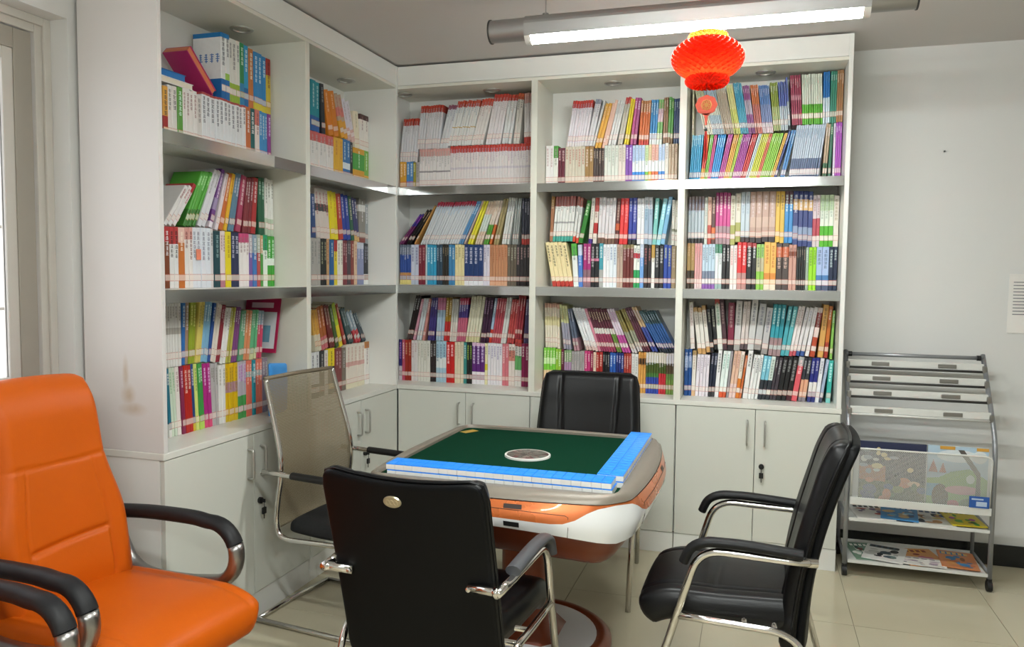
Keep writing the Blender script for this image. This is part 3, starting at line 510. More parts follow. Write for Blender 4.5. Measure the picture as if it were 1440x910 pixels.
E 2 1 966 1176 | 1,1.4,.25,e4dcd8,.88-1:d8d4cc,b99,-3;3,1.3,.25,e2dcd4,.9-1:b08a54 0-.12:c89a60,a98,-7;2,1.2,.23,1b1b1d,,bba,-6;1,1.6,.27,dfe0d8,.85-1:d8d0c8 .9-1:b84a44,7a8,-5;1,1.6,.275,4a2c34,,b99,-5;1,2,.25,7c1f3c,0-.15:2a2024,caa,0;1,2.1,.26,c8c4c2,0-.2:a8a4a0,777,2;2,1.2,.255,d4c8c4,0-.15:5a4a50,988,3;1,2.2,.265,cdcccb,,667,4;2,2.2,.245,bdbcbc,0-.12:9a9492,778,6;3,1.2,.27,2f98a8,0-.35:a08486,dff,5;1,1.4,.26,4aa8b4,,dff,8;1,1.4,.26,5ab0b8,,dff,9;2,1.1,.26,e6dedc,0-.1:c85a64,966,9;2,1.2,.255,dcd8d8,0-.1:3a5a9a,99a,10;1,1.3,.255,e6e2e2,,bbb,9;1,1.4,.255,dcc8c0,0-.4:b84a2c .6-.9:8a2c28,baa,8;1,1.6,.27,d8a45a,,864,5;1,1.1,.265,c8702c,0-.3:a83a2c,edc,4;1,.9,.25,8ac05a,,efe,2
'''
HF = {('A',0):1.0}
BOOKD = .150
def pack(sc, runs, rng):
    """place books side by side without overlap; returns list of (u, t, spec)"""
    out = []; prev = None; x = 0
    zs = [i*.012 for i in range(26)]
    def prof(t, h, a):        # left and right boundary offsets per level for a book whose lowest corner sits at u=0
        c, s = math.cos(a), math.sin(a)
        if a >= 0: P = [(-t*c, t*s), (0, 0), (h*s, h*c), (h*s-t*c, h*c+t*s)]
        else: P = [(0, 0), (t*c, -t*s), (t*c+h*s, h*c-t*s), (h*s, h*c)]
        L = []; Rr = []
        for z in zs:
            xs = []
            for i in range(4):
                (x1, z1), (x2, z2) = P[i], P[(i+1) % 4]
                if (z1-z)*(z2-z) <= 0 and abs(z1-z2) > 1e-9: xs.append(x1+(x2-x1)*(z-z1)/(z2-z1))
            L.append(min(xs) if xs else None); Rr.append(max(xs) if xs else None)
        return L, Rr
    for (n, w, h, body, bands, tc, lean) in runs:
        for i in range(n):
            wt = .0082*w*sc*rng.uniform(.9, 1.12); hh = h*1.03*rng.uniform(.992, 1.008); a = R(lean + (rng.uniform(-.35, .35) if lean else 0))
            L, Rr = prof(wt, hh, a)
            if prev is None: u = -min(v for v in L if v is not None)
            else:
                u = max((pr-l for pr, l in zip(prev, L) if pr is not None and l is not None), default=0) + .0005
            out.append((u, wt, hh, a, body, bands, tc)); prev = [(q if v is None else (u+v if q is None else max(q, u+v))) for q, v in zip(prev or [None]*len(zs), Rr)]
            # heights beyond this book keep the reach of earlier, taller ones out of play
    end = max(v for v in prev if v is not None)
    return out, end
BAY = {'A': ('left', 0, 'bay nearest the window'), 'B': ('left', 1, 'bay left of corner'), 'C': ('back', 0, 'bay right of corner'),
       'D': ('back', 1, 'middle bay'), 'E': ('back', 2, 'right-hand bay'), 'F': ('back', 2, 'right-hand bay')}
SHELF = ('top', 'middle', 'bottom'); ZB = (ZS1+LIP, ZS2+LIP, ZC+CT)
ALL = []; LOWER = {}
for line in ROWS.strip().splitlines():
    head, body = line.split('|'); b, s, r, p0, p1 = head.split(); s = int(s); r = int(r)
    side, bi, bayname = BAY[b]; Mf = frame_map(side)
    runs = []
    for run in body.strip().split(';'):
        n, wd, h, bc, bands, tc, lean = run.split(',')
        bb = []
        for q in bands.split():
            ab, c = q.split(':'); a0, a1 = ab.split('-'); bb.append((float(a0), float(a1), c))
        runs.append((int(n), float(wd), float(h), bc, bb, tc, float(lean)))
    dfront = .172 if r == 0 else .176
    zb0 = ZB[s]
    pyy = {0: 205, 1: 380, 2: 540}[s]
    fn = (lambda px: on_x(px, pyy, -dfront).y) if side == 'left' else (lambda px: on_y(px, pyy, dfront).x)
    u0, u1 = fn(float(p0)), fn(float(p1))
    ba, bb_ = (bays_left if side == 'left' else bays_back)[bi]
    u0 = max(u0, ba+.004); u1 = min(u1, bb_-.004)
    lo, hi = .2, 6
    for _ in range(26):
        mid = (lo+hi)/2; res, end = pack(mid, runs, random.Random(line[:9]))
        if end > u1-u0: hi = mid
        else: lo = mid
    res, end = pack(lo, runs, random.Random(line[:9]))
    zlim = ({0: ZU, 1: ZS1, 2: ZS2}[s]) - .004
    for i, (u, t, h, a, bc, bands, tc) in enumerate(res):
        zb = zb0
        if r:        # the upper row stands on the tops of the books below it
            ua, ub = u0+u-(t if a >= 0 else 0), u0+u+(0 if a >= 0 else t)
            under = [q for q in LOWER[(side, bi, s)] if q[1] > ua-.002 and q[0] < ub+.002] or sorted(LOWER[(side, bi, s)], key=lambda q: min(abs(q[0]-ub), abs(q[1]-ua)))[:1]
            zb = max(q[2] for q in under)+.001
        else:
            c_, s_ = math.cos(a), math.sin(a); xs = [0, h*s_, (-t if a >= 0 else t)*c_, (-t if a >= 0 else t)*c_+h*s_]
            LOWER.setdefault((side, bi, s), []).append((u0+u+min(xs), u0+u+max(xs), zb0+h*c_+t*abs(s_)))
        h = min(h, (zlim-zb-t*abs(math.sin(a)))/max(.3, math.cos(a)))
        # local frame: lowest corner at (u0+u)
        Mr = Matrix.Rotation(a, 4, 'Y')
        piv = Matrix.Translation((-t if a >= 0 else 0, 0, 0))
        dj = rnd.uniform(0, .006)
        Mw = Mf @ Matrix.Translation((u0+u, dfront+dj, zb+.0005)) @ Mr @ piv
        dp = depth_of(Mw @ Vector((t/2, 0, h/2)))
        vis = 1.0
        cosv = abs((Mw.to_3x3() @ Vector((0, 1, 0))).dot((Mw.translation-CPOS).normalized()))
        ALL.append(dict(t=t, h=h, a=a, body=bc, bands=bands, tc=tc, M=Mw, area=t*h*cosv*vis/dp**2, bay=bayname, shelf=s, row=r, i=i, n=len(res), key=b, d=rnd.uniform(.135, .152)))
order = sorted(range(len(ALL)), key=lambda k: -ALL[k]['area'])
SINGLE = set(order[:292])
def colname(h):
    h = h if len(h) == 6 else ''.join(c*2 for c in h)
    import colorsys
    r, g, b = [int(h[i:i+2], 16)/255 for i in (0, 2, 4)]; H, S, V = colorsys.rgb_to_hsv(r, g, b); H *= 360
    if V < .22: return 'black'
    if S < .12: return 'white' if V > .82 else ('pale grey' if V > .65 else 'grey')
    if S < .28 and V > .75: return 'cream' if 20 < H < 75 else ('pale blue' if 170 < H < 260 else ('pale green' if 75 <= H <= 170 else 'pale pink'))
    d = 'dark ' if V < .45 else ''
    if H < 14 or H > 345: return d+'red'
    if H < 40: return 'brown' if V < .7 else 'orange'
    if H < 66: return 'olive' if V < .6 else 'yellow'
    if H < 160: return d+'green'
    if H < 195: return d+'teal'
    if H < 255: return ('navy' if V < .45 else 'blue')
    if H < 290: return d+'purple'
    return d+('magenta' if V > .45 else 'purple')
def ordn(k):
    if 10 <= k % 100 <= 20: return '%dth' % k
    return '%d%s' % (k, {1: 'st', 2: 'nd', 3: 'rd'}.get(k % 10, 'th'))
stuff = MB(); nsing = 0
offs = {}
for k, bk in enumerate(ALL):
    I = Matrix.Identity(4); rng = random.Random(k)
    lab = True
    if k in SINGLE:
        g = MB(); book_mesh(g, bk['t'], bk['h'], bk['d'], bk['body'], bk['bands'], I)
        o = g.obj('book', 'print'); o.matrix_world = bk['M']
        col = colname(bk['body'])
        num = bk['i']+1; rw = 'raised row' if bk['row'] else 'front row'
        if bk['key'] == 'F': rw = 'taller raised group'
        if bk['key'] == 'E' and bk['shelf'] == 0 and bk['row']: rw = 'lower raised group'
        tag(o, '%s book, %s from left in %s, %s shelf, %s' % (col, ordn(num), rw, SHELF[bk['shelf']], bk['bay']), 'book', 'books on the shelves')
        g = MB(); label_mesh(g, bk['t'], bk['h'], I, bk['body']); q = g.obj('spine_label', 'print_matte', o)
        if bk['key'] == 'A' and bk['shelf'] == 0 and bk['row'] == 1 and bk['i'] == 0:      # its left cover shows: blue head and foot, blue lettering
            g = MB(); rr = random.Random(5); hh = bk['h']; dd = bk['d']
            for q in range(4):
                y_ = dd*.80-q*dd*.2; z_ = hh*.66
                for kk in range(4): g.box((-.0012, y_-.020+rr.uniform(0, .005), z_-.009*kk), (-.0004, y_-rr.uniform(0, .005), z_-.009*kk+.0035), lin('5a86c0'))
                g.box((-.0014, y_-.012, z_-.032), (-.0005, y_-.008, z_+.006), lin('5a86c0'))
            g.obj('cover_title', 'print_matte', o)
        if bk['t'] > .009:
            g = MB(); title_mesh(g, bk['t'], bk['h'], bk['tc'], I, rng); q = g.obj('spine_title', 'print_matte', o)
        nsing += 1
    else:
        book_mesh(stuff, bk['t'], bk['h'], bk['d'], bk['body'], bk['bands'], bk['M'])
        label_mesh(stuff, bk['t'], bk['h'], bk['M'], bk['body'])
        if bk['t'] > .007: title_mesh(stuff, bk['t'], bk['h'], bk['tc'], bk['M'], rng)
so = stuff.obj('thin_books', 'print')
tag(so, 'many thin colourful books packed in rows on all the shelves', 'books', None, 'stuff')
print('BOOKS', len(ALL), 'single', nsing)

# loose items among the books
def lying(name, label, lo, hi, body, band, par=None, cat='book'):
    pass
t = tag(MB().obj('book', 'print'), '', 'book') if False else None
def flat_book(label, c, size, rz, body, tilt=None, cat='book', name='book', edge=CREAM):
    sx, sy, sz = size; g = MB()
    g.box((-sx/2, -sy/2, 0), (sx/2, sy/2, sz*.12), lin(body)); g.box((-sx/2, -sy/2, sz*.88), (sx/2, sy/2, sz), lin(body))
    g.box((-sx/2+.002, -sy/2, sz*.12), (sx/2-.003, sy/2-.003, sz*.88), edge); g.box((-sx/2-.0005, -sy/2, 0), (-sx/2+.002, sy/2, sz), lin(body))
    o = g.obj(name, 'print'); o.location = c; o.rotation_euler = tilt or (0, 0, rz)
    return tag(o, label, cat)
zA = max(q[2] for q in LOWER[('left', 0, 0)] if q[0] < -1.55)+.001
flat_book('white paperback lying flat on the upright books, top shelf nearest the window', (-.250, on_x(247, 95, -.18).y, zA), (.15, .19, .024), 0, 'e8e4e2')
flat_book('blue book lying on the white paperback, top shelf nearest the window', (-.252, on_x(243, 80, -.18).y, zA+.0245), (.14, .15, .028), 0, '2470b4', edge=lin('2b7cc4'))
o = flat_book('pink and orange box leaning on the lying books, top shelf nearest the window', (-.245, on_x(277, 92, -.20).y, zA+.084), (.12, .21, .034), 0, 'c03070', tilt=(R(-43), 0, 0), cat='box', name='book_box', edge=lin('e0805a'))
# note stuck over the white spines of the middle shelf
q = on_x(280, 358, -.168)
g = MB(); g.box((0, -.014, -.022), (.0008, .014, .022), lin('e88a6c')); o = tag(g.obj('sticky_note', 'print_matte'), 'small orange note stuck on white spines, middle shelf nearest the window', 'note'); o.location = (-.1705, q.y, q.z)
# magenta cover leaning at the end of the bottom left shelf and a blue pouch
zL = max(q[2] for q in LOWER[('left', 0, 2)] if q[1] > -1.45)+.001
Ml = frame_map('left') @ Matrix.Translation((-.9875-.272*math.sin(R(11)), .135, zL+.002)) @ Matrix.Rotation(R(11), 4, 'Y') @ Matrix.Translation((-.006, 0, 0))
g = MB(); g.box((0, 0, 0), (.006, .19, .268), lin('a81c4c'), M=Ml); o = tag(g.obj('picture_book', 'print'), 'magenta picture book leaning against the partition, bottom shelf nearest the window', 'book')
g = MB(); g.box((-.0008, .012, .02), (0, .178, .195), lin('cfd6da'), M=Ml); g.box((-.0010, .035, .215), (0, .155, .24), lin('e8c8d4'), M=Ml)
g.box((-.0014, .10, .12), (-.0008, .15, .185), lin('2a4a5a'), M=Ml); g.box((-.0014, .04, .05), (-.0008, .09, .13), lin('6a9ab0'), M=Ml)
g.obj('cover_print', 'print_matte', o)
ya, yb = on_x(379, 515, -.085).y, on_x(404, 515, -.085).y; zp_ = on_x(390, 511, -.085).z
Mp = frame_map('left') @ Matrix.Translation(((ya+yb)/2, .075, ZB[2]))
g = MB(); hp = (zp_-ZB[2])/2
g.slab(lambda u, v: tuple(Mp @ Vector((u*(yb-ya)/2, .012+.004*v*v, hp+v*hp*(1-.06*u)))), lambda u, v: .02, .3, .15, 8, 8, lin('3f92da'))
tag(g.obj('pouch', 'print', smooth=True), 'bright blue plastic pouch behind the mesh chair, bottom left shelf', 'pouch')
# ------------------------------------------------------------------ mahjong table
TC = (1.163, -1.222); SX, SY = .945, 1.03
def sq_ring(half, bulge, z, cr=.22, n=24, dz=None):
    """rounded square with gently bowed sides, n points per side"""
    out = []
    for sdi in range(4):
        a0 = sdi*math.pi/2 - math.pi/2            # side normal direction: -y first
        nx, ny = math.cos(a0), math.sin(a0); tx, ty = -ny, nx
        for i in range(n):
            s = -1+2*i/n
            k = abs(s); e = 1-cr
            nrm = half + bulge*(1-s*s)
            tan = half*s
            if k > e:
                q = (k-e)/cr; ang = q*math.pi/4
                tan = math.copysign(half*(e + cr*math.sin(ang)/math.sin(math.pi/4)*.7071*1.0), s)
                nrm = half*(e + cr*math.cos(ang)) + bulge*(1-s*s)
                tan = math.copysign(half*(e+cr*math.sin(ang)), s)
            zz = z if dz is None else z + dz(s)
            out.append(Vector((TC[0]+SX*(nx*nrm+tx*tan), TC[1]+SY*(ny*nrm+ty*tan), zz)))
    return out
mt = thing('mahjong_table', 'square mahjong table with green felt, white and orange sides on a pedestal', 'table', (TC[0], TC[1], 0))
class TB(MB):
    def obj(s, *a, **k):
        s.v = [(x-TC[0], y-TC[1], z) for x, y, z in s.v]; return MB.obj(s, *a, **k)
g = TB(); g.rings([sq_ring(.466, .004, .755, .06), sq_ring(.466, .004, .766, .06)]); g.obj('felt_top', 'felt', mt)
g = TB()
g.rings([sq_ring(.467, .004, .758, .06), sq_ring(.467, .004, .776, .06), sq_ring(.472, .006, .781, .07), sq_ring(.486, .024, .778, .14), sq_ring(.500, .040, .764, .2), sq_ring(.503, .044, .752, .2), sq_ring(.47, .03, .748, .2)], cap0=False, cap1=False)
g.obj('rim', 'table_grey', mt, True, auto=50)
def crv(s):   # share of the side band that is orange: most of it in the middle, hardly any at the corners
    k = abs(s)
    q = 1/(1+math.exp((k-.70)/.055))
    return .04 + .56*q + .05*q*(k)
def low(s): return -.088 - .045*abs(s)**1.6
def band(a, b, m, name, steps=8, out=0):
    rs = []
    for i in range(steps+1):
        t = i/steps; ring = []
        base = sq_ring(1, 0, 0, .22)
        for sdi in range(4):
            for j in range(24):
                s = -1+2*j/24
                f0, f1 = a(s), b(s); f = f0+(f1-f0)*t
                bul = math.sin(math.pi*min(1, f*1.0)*.62)
                half = .503 + .012*bul - .02*max(0, f-.6); bl = .046 + .014*bul - .014*max(0, f-.5)
                k = sdi*24+j
                ring.append(sq_ring_pt(half+out, bl, sdi, s, .749+low(s)*f))
        rs.append(ring)
    g = TB(); g.rings(rs, cap0=False, cap1=False); return g.obj(name, m, mt, True)
def sq_ring_pt(half, bulge, sdi, s, z, cr=.22):
    a0 = sdi*math.pi/2 - math.pi/2; nx, ny = math.cos(a0), math.sin(a0); tx, ty = -ny, nx
    k = abs(s); e = 1-cr; nrm = half; tan = half*s
    if k > e:
        ang = (k-e)/cr*math.pi/4; nrm = half*(e+cr*math.cos(ang)); tan = math.copysign(half*(e+cr*math.sin(ang)), s)
    nrm += bulge*(1-s*s)
    return Vector((TC[0]+SX*(nx*nrm+tx*tan), TC[1]+SY*(ny*nrm+ty*tan), z))
band(lambda s: 0, crv, 'table_orange', 'orange_band')
band(crv, lambda s: 1, 'table_white', 'white_band', out=.0)
g = TB(); rs = []
for z, half, bul in ((None, .5, .04), (.625, .492, .03), (.585, .468, .015), (.55, .445, .005), (.535, .43, 0)):
    ring = []
    for sdi in range(4):
        for j in range(24):
            s = -1+2*j/24
            f = 1; b_ = math.sin(math.pi*.62)
            if z is None: ring.append(sq_ring_pt(.503+.012*b_-.008, .046+.014*b_-.007, sdi, s, .749+low(s)+.001))
            else: ring.append(sq_ring_pt(half, bul, sdi, s, z+ (low(s)+.088)*.35, .2))
    rs.append(ring)
g.rings(rs, cap0=False); g.obj('underbody', 'table_brown', mt, True, auto=60)
# drawer seams, slots and handles on each side
for sdi in range(4):
    def onside(s, f, off):
        bul = math.sin(math.pi*f*.62); half = .503+.012*bul-.02*max(0, f-.6); bl = .046+.014*bul-.014*max(0, f-.5)
        p = sq_ring_pt(half+off, bl, sdi, s, .749+low(s)*f); return Vector((p.x-TC[0], p.y-TC[1], p.z))
    def patch(s0, s1, f0, f1, off, n=10):
        g = MB(); vs = []
        for i in range(n+1):
            s = s0+(s1-s0)*i/n
            vs += [onside(s, f0, off), onside(s, f1, off)]
        g.add(vs, [(2*i, 2*i+1, 2*i+3, 2*i+2) for i in range(n)]); return g
    patch(.17, .30, .10, .25, .0012).obj('drawer_slot', 'slot_dark', mt, True)
    patch(.175, .285, .70, .90, .0014).obj('drawer_grip', 'black_rubber', mt, True)
    pth = [onside(-.62, 1.0, .0004), onside(-.62, .7, .0004), onside(-.62, .36, .0004)] + [onside(-.6+1.2*i/30, .27+.08*abs(-.6+1.2*i/30), .0004) for i in range(31)] + [onside(.62, .36, .0004), onside(.62, .7, .0004), onside(.62, 1.0, .0004)]
    g = MB(); g.tube(pth, .0011, 5); g.obj('drawer_seam', 'slot_dark', mt)
# centre dial
dc = on_z(742, 641, .767); DCX, DCY = dc.x-TC[0], dc.y-TC[1]
MB().lathe([(.086, .002), (.086, .0095), (.093, .0085), (.094, .0)], (DCX, DCY, .765), 40, caps=False).obj('dial_ring', 'plastic_white', mt, True, auto=40)
g = MB(); rr = random.Random(3); vs = []; 
for i in range(40):
    a0, a1 = 2*math.pi*i/40, 2*math.pi*(i+1)/40
    for r0, r1 in ((0, .03), (.03, .058), (.058, .084)):
        c = lin(rr.choice(['5d5f58', '6f7069', '3a2a2a', '5a2a2c', '7a6f66', '2c2f2c', '8a7a72', '4c524c']))
        zz = .7738-.0006*rr.random()
        p = [(DCX+r*math.cos(a), DCY+r*math.sin(a), zz) for r, a in ((r0, a0), (r1, a0), (r1, a1), (r0, a1))]
        g.add(p, [(0, 1, 2, 3)], c)
g.obj('dial_plate', 'print', mt)
gp = on_z(661, 606, .767)
g = MB(); g.box((-.04, -.022, 0), (.04, .022, .0008)); o = g.obj('gold_badge', 'gold_print', mt); o.location = (gp.x-TC[0]+.0, gp.y-TC[1]-.01, .7663); o.rotation_euler = (0, 0, R(60))
# pedestal
MB().rings([[Vector((hx*sx, hy*sy, z)) for sx, sy in ((-1,-.7),(-.7,-1),(.7,-1),(1,-.7),(1,.7),(.7,1),(-.7,1),(-1,.7))] for z, hx, hy in ((.05, .15, .15), (.10, .11, .11), (.22, .085, .085), (.40, .085, .085), (.50, .12, .12), (.537, .17, .17))]).obj('column', 'table_brown', mt, True, auto=50)
MB().lathe([(.34, .0), (.352, .012), (.35, .035), (.33, .05), (.295, .052), (.29, .046)], (0, 0, 0), 48).obj('base_ring', 'table_brown', mt, True, auto=60)
MB().lathe([(.292, .03), (.29, .047), (.16, .056), (.10, .056)], (0, 0, 0), 48).obj('base_plate', 'table_white', mt, True, auto=60)
for x, y in ((.25, -.20), (.27, .12), (-.25, -.2), (-.25, .15)):
    MB().lathe([(.042, .0), (.05, .006), (.05, .036)], (x, y, .50), 20).obj('under_knob', 'black_rubber', mt, True, auto=40)
# mahjong tiles: two-high walls, blue backs up
TW, TL, TT = .0344, .0465, .0225
tb = MB()
def tring(ins, z): return [(-TW/2+ins, -TL/2+ins, z), (TW/2-ins, -TL/2+ins, z), (TW/2-ins, TL/2-ins, z), (-TW/2+ins, TL/2-ins, z)]
e_ = .0005
tb.rings([tring(e_+.0012, 0), tring(e_, .0012), tring(e_, TT*.82)], cap1=False)
tb.rings([tring(e_, TT*.82), tring(e_, TT-.0014), tring(e_+.0014, TT-.0001)], None, 1, cap0=False)
TM = tb.mesh('mahjong_tile'); TM.materials.append(MATS['tile_white']); TM.materials.append(MATS['tile_blue'])
rt = random.Random(11)
def tile(x, y, z, rz, label, grp):
    o = bpy.data.objects.new('mahjong_tile', TM); COL.objects.link(o); o.location = (x, y, z); o.rotation_euler = (0, 0, rz+R(rt.uniform(-.6, .6)))
    tag(o, label, 'mahjong tile', grp)
ZT = .7662
fx0, fx1 = .762, 1.590; nf = 24; fy = -1.660
for lay in range(2):
    for dp in range(2):
        for i in range(nf):
            x = fx0 + TW/2 + (fx1-fx0-TW)*i/(nf-1) + (lay*-.004)
            tile(x, fy + dp*TL*1.006 + rt.uniform(-.0006, .0006), ZT+lay*TT, 0,
                 'blue-backed tile, %s from left, %s line, %s layer of the near wall' % (ordn(i+1), ('chair-side', 'felt-side')[dp], ('lower', 'upper')[lay]), 'mahjong tiles on the table')
ns = 20; sy0, sy1 = -1.556, -.815
for lay in range(2):
    for cx_ in range(2):
        for i in range(ns):
            y = sy0 + (sy1-sy0)*i/(ns-1)
            tile(1.5385 + cx_*TL*1.006, y, ZT+lay*TT, R(90)*0+R(90),
                 'blue-backed tile, %s from near end, %s line, %s layer of the right wall' % (ordn(i+1), ('felt-side', 'rim-side')[cx_], ('lower', 'upper')[lay]), 'mahjong tiles on the table')

# ------------------------------------------------------------------ chairs
def visitor_chair(label, loc, rz, top=.94, hw=.245, tophw=None, badge=False, sew=True, kind='black leather', saddle=.02, seam=True, tilt=.16, pw=1.3, pad='black_pad', AZ=.652, wrap=True, shell=.019):
    """four-leg chrome conference chair, faces +x"""
    t = thing('visitor_chair', label, 'chair', loc, rz)
    tophw = tophw or hw
    zb0 = .335; xb0 = -.125
    def back(u, v):
        z = zb0+(top-zb0)*(v+1)/2; k = (v+1)/2
        x = xb0 - tilt*max(0, k)**pw + .02*u*u*(1-.3*k)
        hwv = hw + (tophw-hw)*k**2
        zz = z + (saddle*(u*u) if v > 0 else 0)*k**4
        return (x, u*hwv, zz)
    def tk(u, v):
        f = .038
        if seam:
            for us in (-.62+.10*(1-v), .62-.10*(1-v)):
                f -= .012*math.exp(-((u-us)/.025)**2)
            f += .010*math.exp(-((v+.55)/.3)**2)*(abs(u) < .7) + .006*math.exp(-((v-.75)/.2)**2)
        return (f, .022)
    g = MB(); g.slab(back, tk, .13, .16, 44, 30)
    b = g.obj('backrest', 'black_leather', t, True)
    # smooth plastic rear shell
    g = MB(); g.slab(lambda u, v: tuple(Vector(back(u*.985, v*.985))+Vector((-shell, 0, 0))), lambda u, v: (.008+(shell-.019), .007), .06, .16, 20, 20)
    sh = g.obj('back_shell', 'black_back', t, True)
    # piping along the edge of the back
    pts = []
    for k in range(64):
        a = 2*math.pi*k/64; u, v = math.cos(a), math.sin(a); m = max(abs(u), abs(v)); u, v = u/m, v/m
        c = .16; aa, bb = (abs(u)-(1-c))/c, (abs(v)-(1-c))/c
        if aa > 0 and bb > 0: u, v = math.copysign(1-c+aa*math.sqrt(1-bb*bb/2)*c, u), math.copysign(1-c+bb*math.sqrt(1-aa*aa/2)*c, v)
        pts.append(Vector(back(u, v))+Vector((-.004, 0, 0)))
    MB().tube(pts, .0055, 8, closed=True).obj('piping', 'black_leather', t, True)
    if badge:
        n0 = Vector(back(-.04*0+.0, .72)); g = MB()
        ring = [(0, 0)]
        Mb = Matrix.Translation(Vector(back(.06, .80))+Vector((-.0275, 0, 0))) @ Matrix.Rotation(R(-17), 4, 'Y')
        def ell(a, b, x0, x1):
            A = [Mb @ Vector((x0, a*math.cos(2*math.pi*k/28), b*math.sin(2*math.pi*k/28))) for k in range(28)]
            B_ = [Mb @ Vector((x1, a*.93*math.cos(2*math.pi*k/28), b*.9*math.sin(2*math.pi*k/28))) for k in range(28)]
            return [A, B_]
        g.rings(ell(.028, .0185, 0, -.004)); bd = g.obj('badge', 'badge_metal', t, True, auto=40)
        g = MB()
        for k in range(3): g.tube([Mb @ Vector((-.0045, (.012-.012*k)+.006*math.cos(q*.63), .007*math.sin(q*.63))) for q in range(10)], .0012, 6, closed=True)
        g.obj('badge_emblem', 'badge_metal', bd)
    # seat
    def seat(u, v):
        x = .102 + u*.249; z = .432 - .045*max(0, (u-.55)/.45)**2 + .012*(u < 0)*(-u)
        return (x, v*(.235+.01*u), z)
    def st(u, v):
        f = .058 + .012*(1-v*v)
        if seam:
            f -= .007*math.exp(-((abs(v)-.68)/.03)**2) + .007*math.exp(-((u-.1)/.035)**2)*(abs(v) < .68)
        return (f, .04)
    g = MB(); g.slab(seat, st, .13, .22, 36, 36); g.obj('seat', 'black_leather', t, True)
    AY = .282
    for sgn in (1, -1):
        y = AY*sgn
        path = fillet([(.36, y, 0.0), (.168, y, AZ), (-.12, y, AZ-.005), ((-.235, y*.97, AZ-.012) if wrap else (-.160, y*.90, AZ-.010))], .075, 8)
        MB().tube(path, .0125, 12).obj('arm_tube', 'chrome', t, True)
        pp = [Vector((.215, y, AZ-.045)), Vector((.195, y, AZ+.004)), Vector((.15, y, AZ+.026)), Vector((.05, y, AZ+.029)), Vector((-.08, y, AZ+.022)), Vector((-.135, y, AZ+.018))]
        MB().tube(fillet(pp, .03, 4), .0235, 12, flat=.66).obj('arm_pad', pad, t, True, auto=50)
        if not wrap:
            MB().tube([(-.125, y*.94, AZ-.008), (-.176, y*.885, AZ-.011)], .0145, 10, flat=1.1).obj('arm_bracket', 'chrome', t, True, auto=50)
        # bracket plate to the rear shell
        bx = back(0, -.06)[0]
        zz = AZ-.012
        kx = Vector(back(sgn*.8, (zz-zb0)/(top-zb0)*2-1)).x - .034
        if wrap:
            g = MB(); g.tube(fillet([(-.235, y*.97, zz), (kx-.003, y*.93, zz), (kx-.003, sgn*hw*.72, zz)], .02, 5), .011, 10, flat=1.25, up=(0, 0, 1))
            br = g.obj('arm_bracket', 'chrome', t, True)
            MB().lathe([(.007, 0), (.007, .006), (.003, .008)], (0, 0, 0), 12).obj('bolt', 'chrome', br).matrix_local = Matrix.Translation((kx-.012, sgn*hw*.74, zz)) @ Matrix.Rotation(R(-90), 4, 'Y')
        rail = fillet([(.232, y, .435), (.05, y, .432), (-.13, y*.97, .425), (-.25, y*.90, .004)], .09, 8)
        MB().tube(rail, .0115, 12).obj('rear_leg', 'chrome', t, True)
    MB().tube([(.03, -AY+.012, 0.428), (.03, AY-.012, 0.428)], .009, 8).obj('cross_bar', 'chrome', t, True)
    MB().tube([(-.06, -AY+.014, 0.425), (-.06, AY-.014, 0.425)], .009, 8).obj('cross_bar', 'chrome', t, True)
    return t
mat('badge_metal', 'c9bda0', .3, .9, .08, 60)
visitor_chair('black leather visitor chair seen from behind, oval metal badge, nearest the camera', (1.125, -2.035, 0), R(87), top=.937, hw=.254, badge=True, tilt=.155, pw=1.15, pad='soft_pad')
visitor_chair('black leather visitor chair on the right of the table, seen side-on', (2.06, -1.51, 0), R(178), top=1.0, hw=.238, tophw=.205, saddle=.0, tilt=.14, pw=2.0, AZ=.655, wrap=False, shell=.034)
visitor_chair('black leather visitor chair facing the camera beyond the table, under the middle bay', (1.226, -.468, 0), R(-88), top=.995, hw=.272, tophw=.245, saddle=.0, tilt=.12, pw=1.6, wrap=False, shell=.034)

# cantilever chair with a mesh back
mc = thing('mesh_chair', 'chrome cantilever chair with taupe mesh back and black seat, left of the table', 'chair', (.366, -1.222, 0), R(-7))
prof = [(-.275, 1.05), (-.262, 1.0), (-.232, .9), (-.200, .79), (-.182, .70), (-.185, .62), (-.196, .55), (-.205, .47), (-.200, .425)]
def cat(pts, n=5):
    out = []
    P = [Vector(p) for p in pts]; P = [P[0]*2-P[1]] + P + [P[-1]*2-P[-2]]
    for i in range(1, len(P)-2):
        for k in range(n):
            t = k/n; a, b, c, d = P[i-1], P[i], P[i+1], P[i+2]
            out.append(.5*((2*b)+(c-a)*t+(2*a-5*b+4*c-d)*t*t+(3*b-a-3*c+d)*t**3))
    out.append(P[-2]); return out
pc = cat([(x, 0, z) for x, z in prof], 4)
def mw(z): return .243 - .021*min(1, max(0, (z-.6)/.45))
g = MB(); n = 16; vs = []; m = len(pc)
for p in pc:
    for j in range(n+1):
        s = -1+2*j/n; vs.append((p.x-.022*(1-s*s), s*mw(p.z), p.z))
g.add(vs, [(i*(n+1)+j, i*(n+1)+j+1, (i+1)*(n+1)+j+1, (i+1)*(n+1)+j) for i in range(m-1) for j in range(n)])
o = g.obj('mesh_back', 'chair_mesh', mc, True)
sd = o.modifiers.new('solid', 'SOLIDIFY'); sd.thickness = .002
MB().tube([(-.280, -.226, 1.052), (-.30, 0, 1.052), (-.280, .226, 1.052)], .009, 10).obj('top_rail', 'mesh_trim', mc, True)
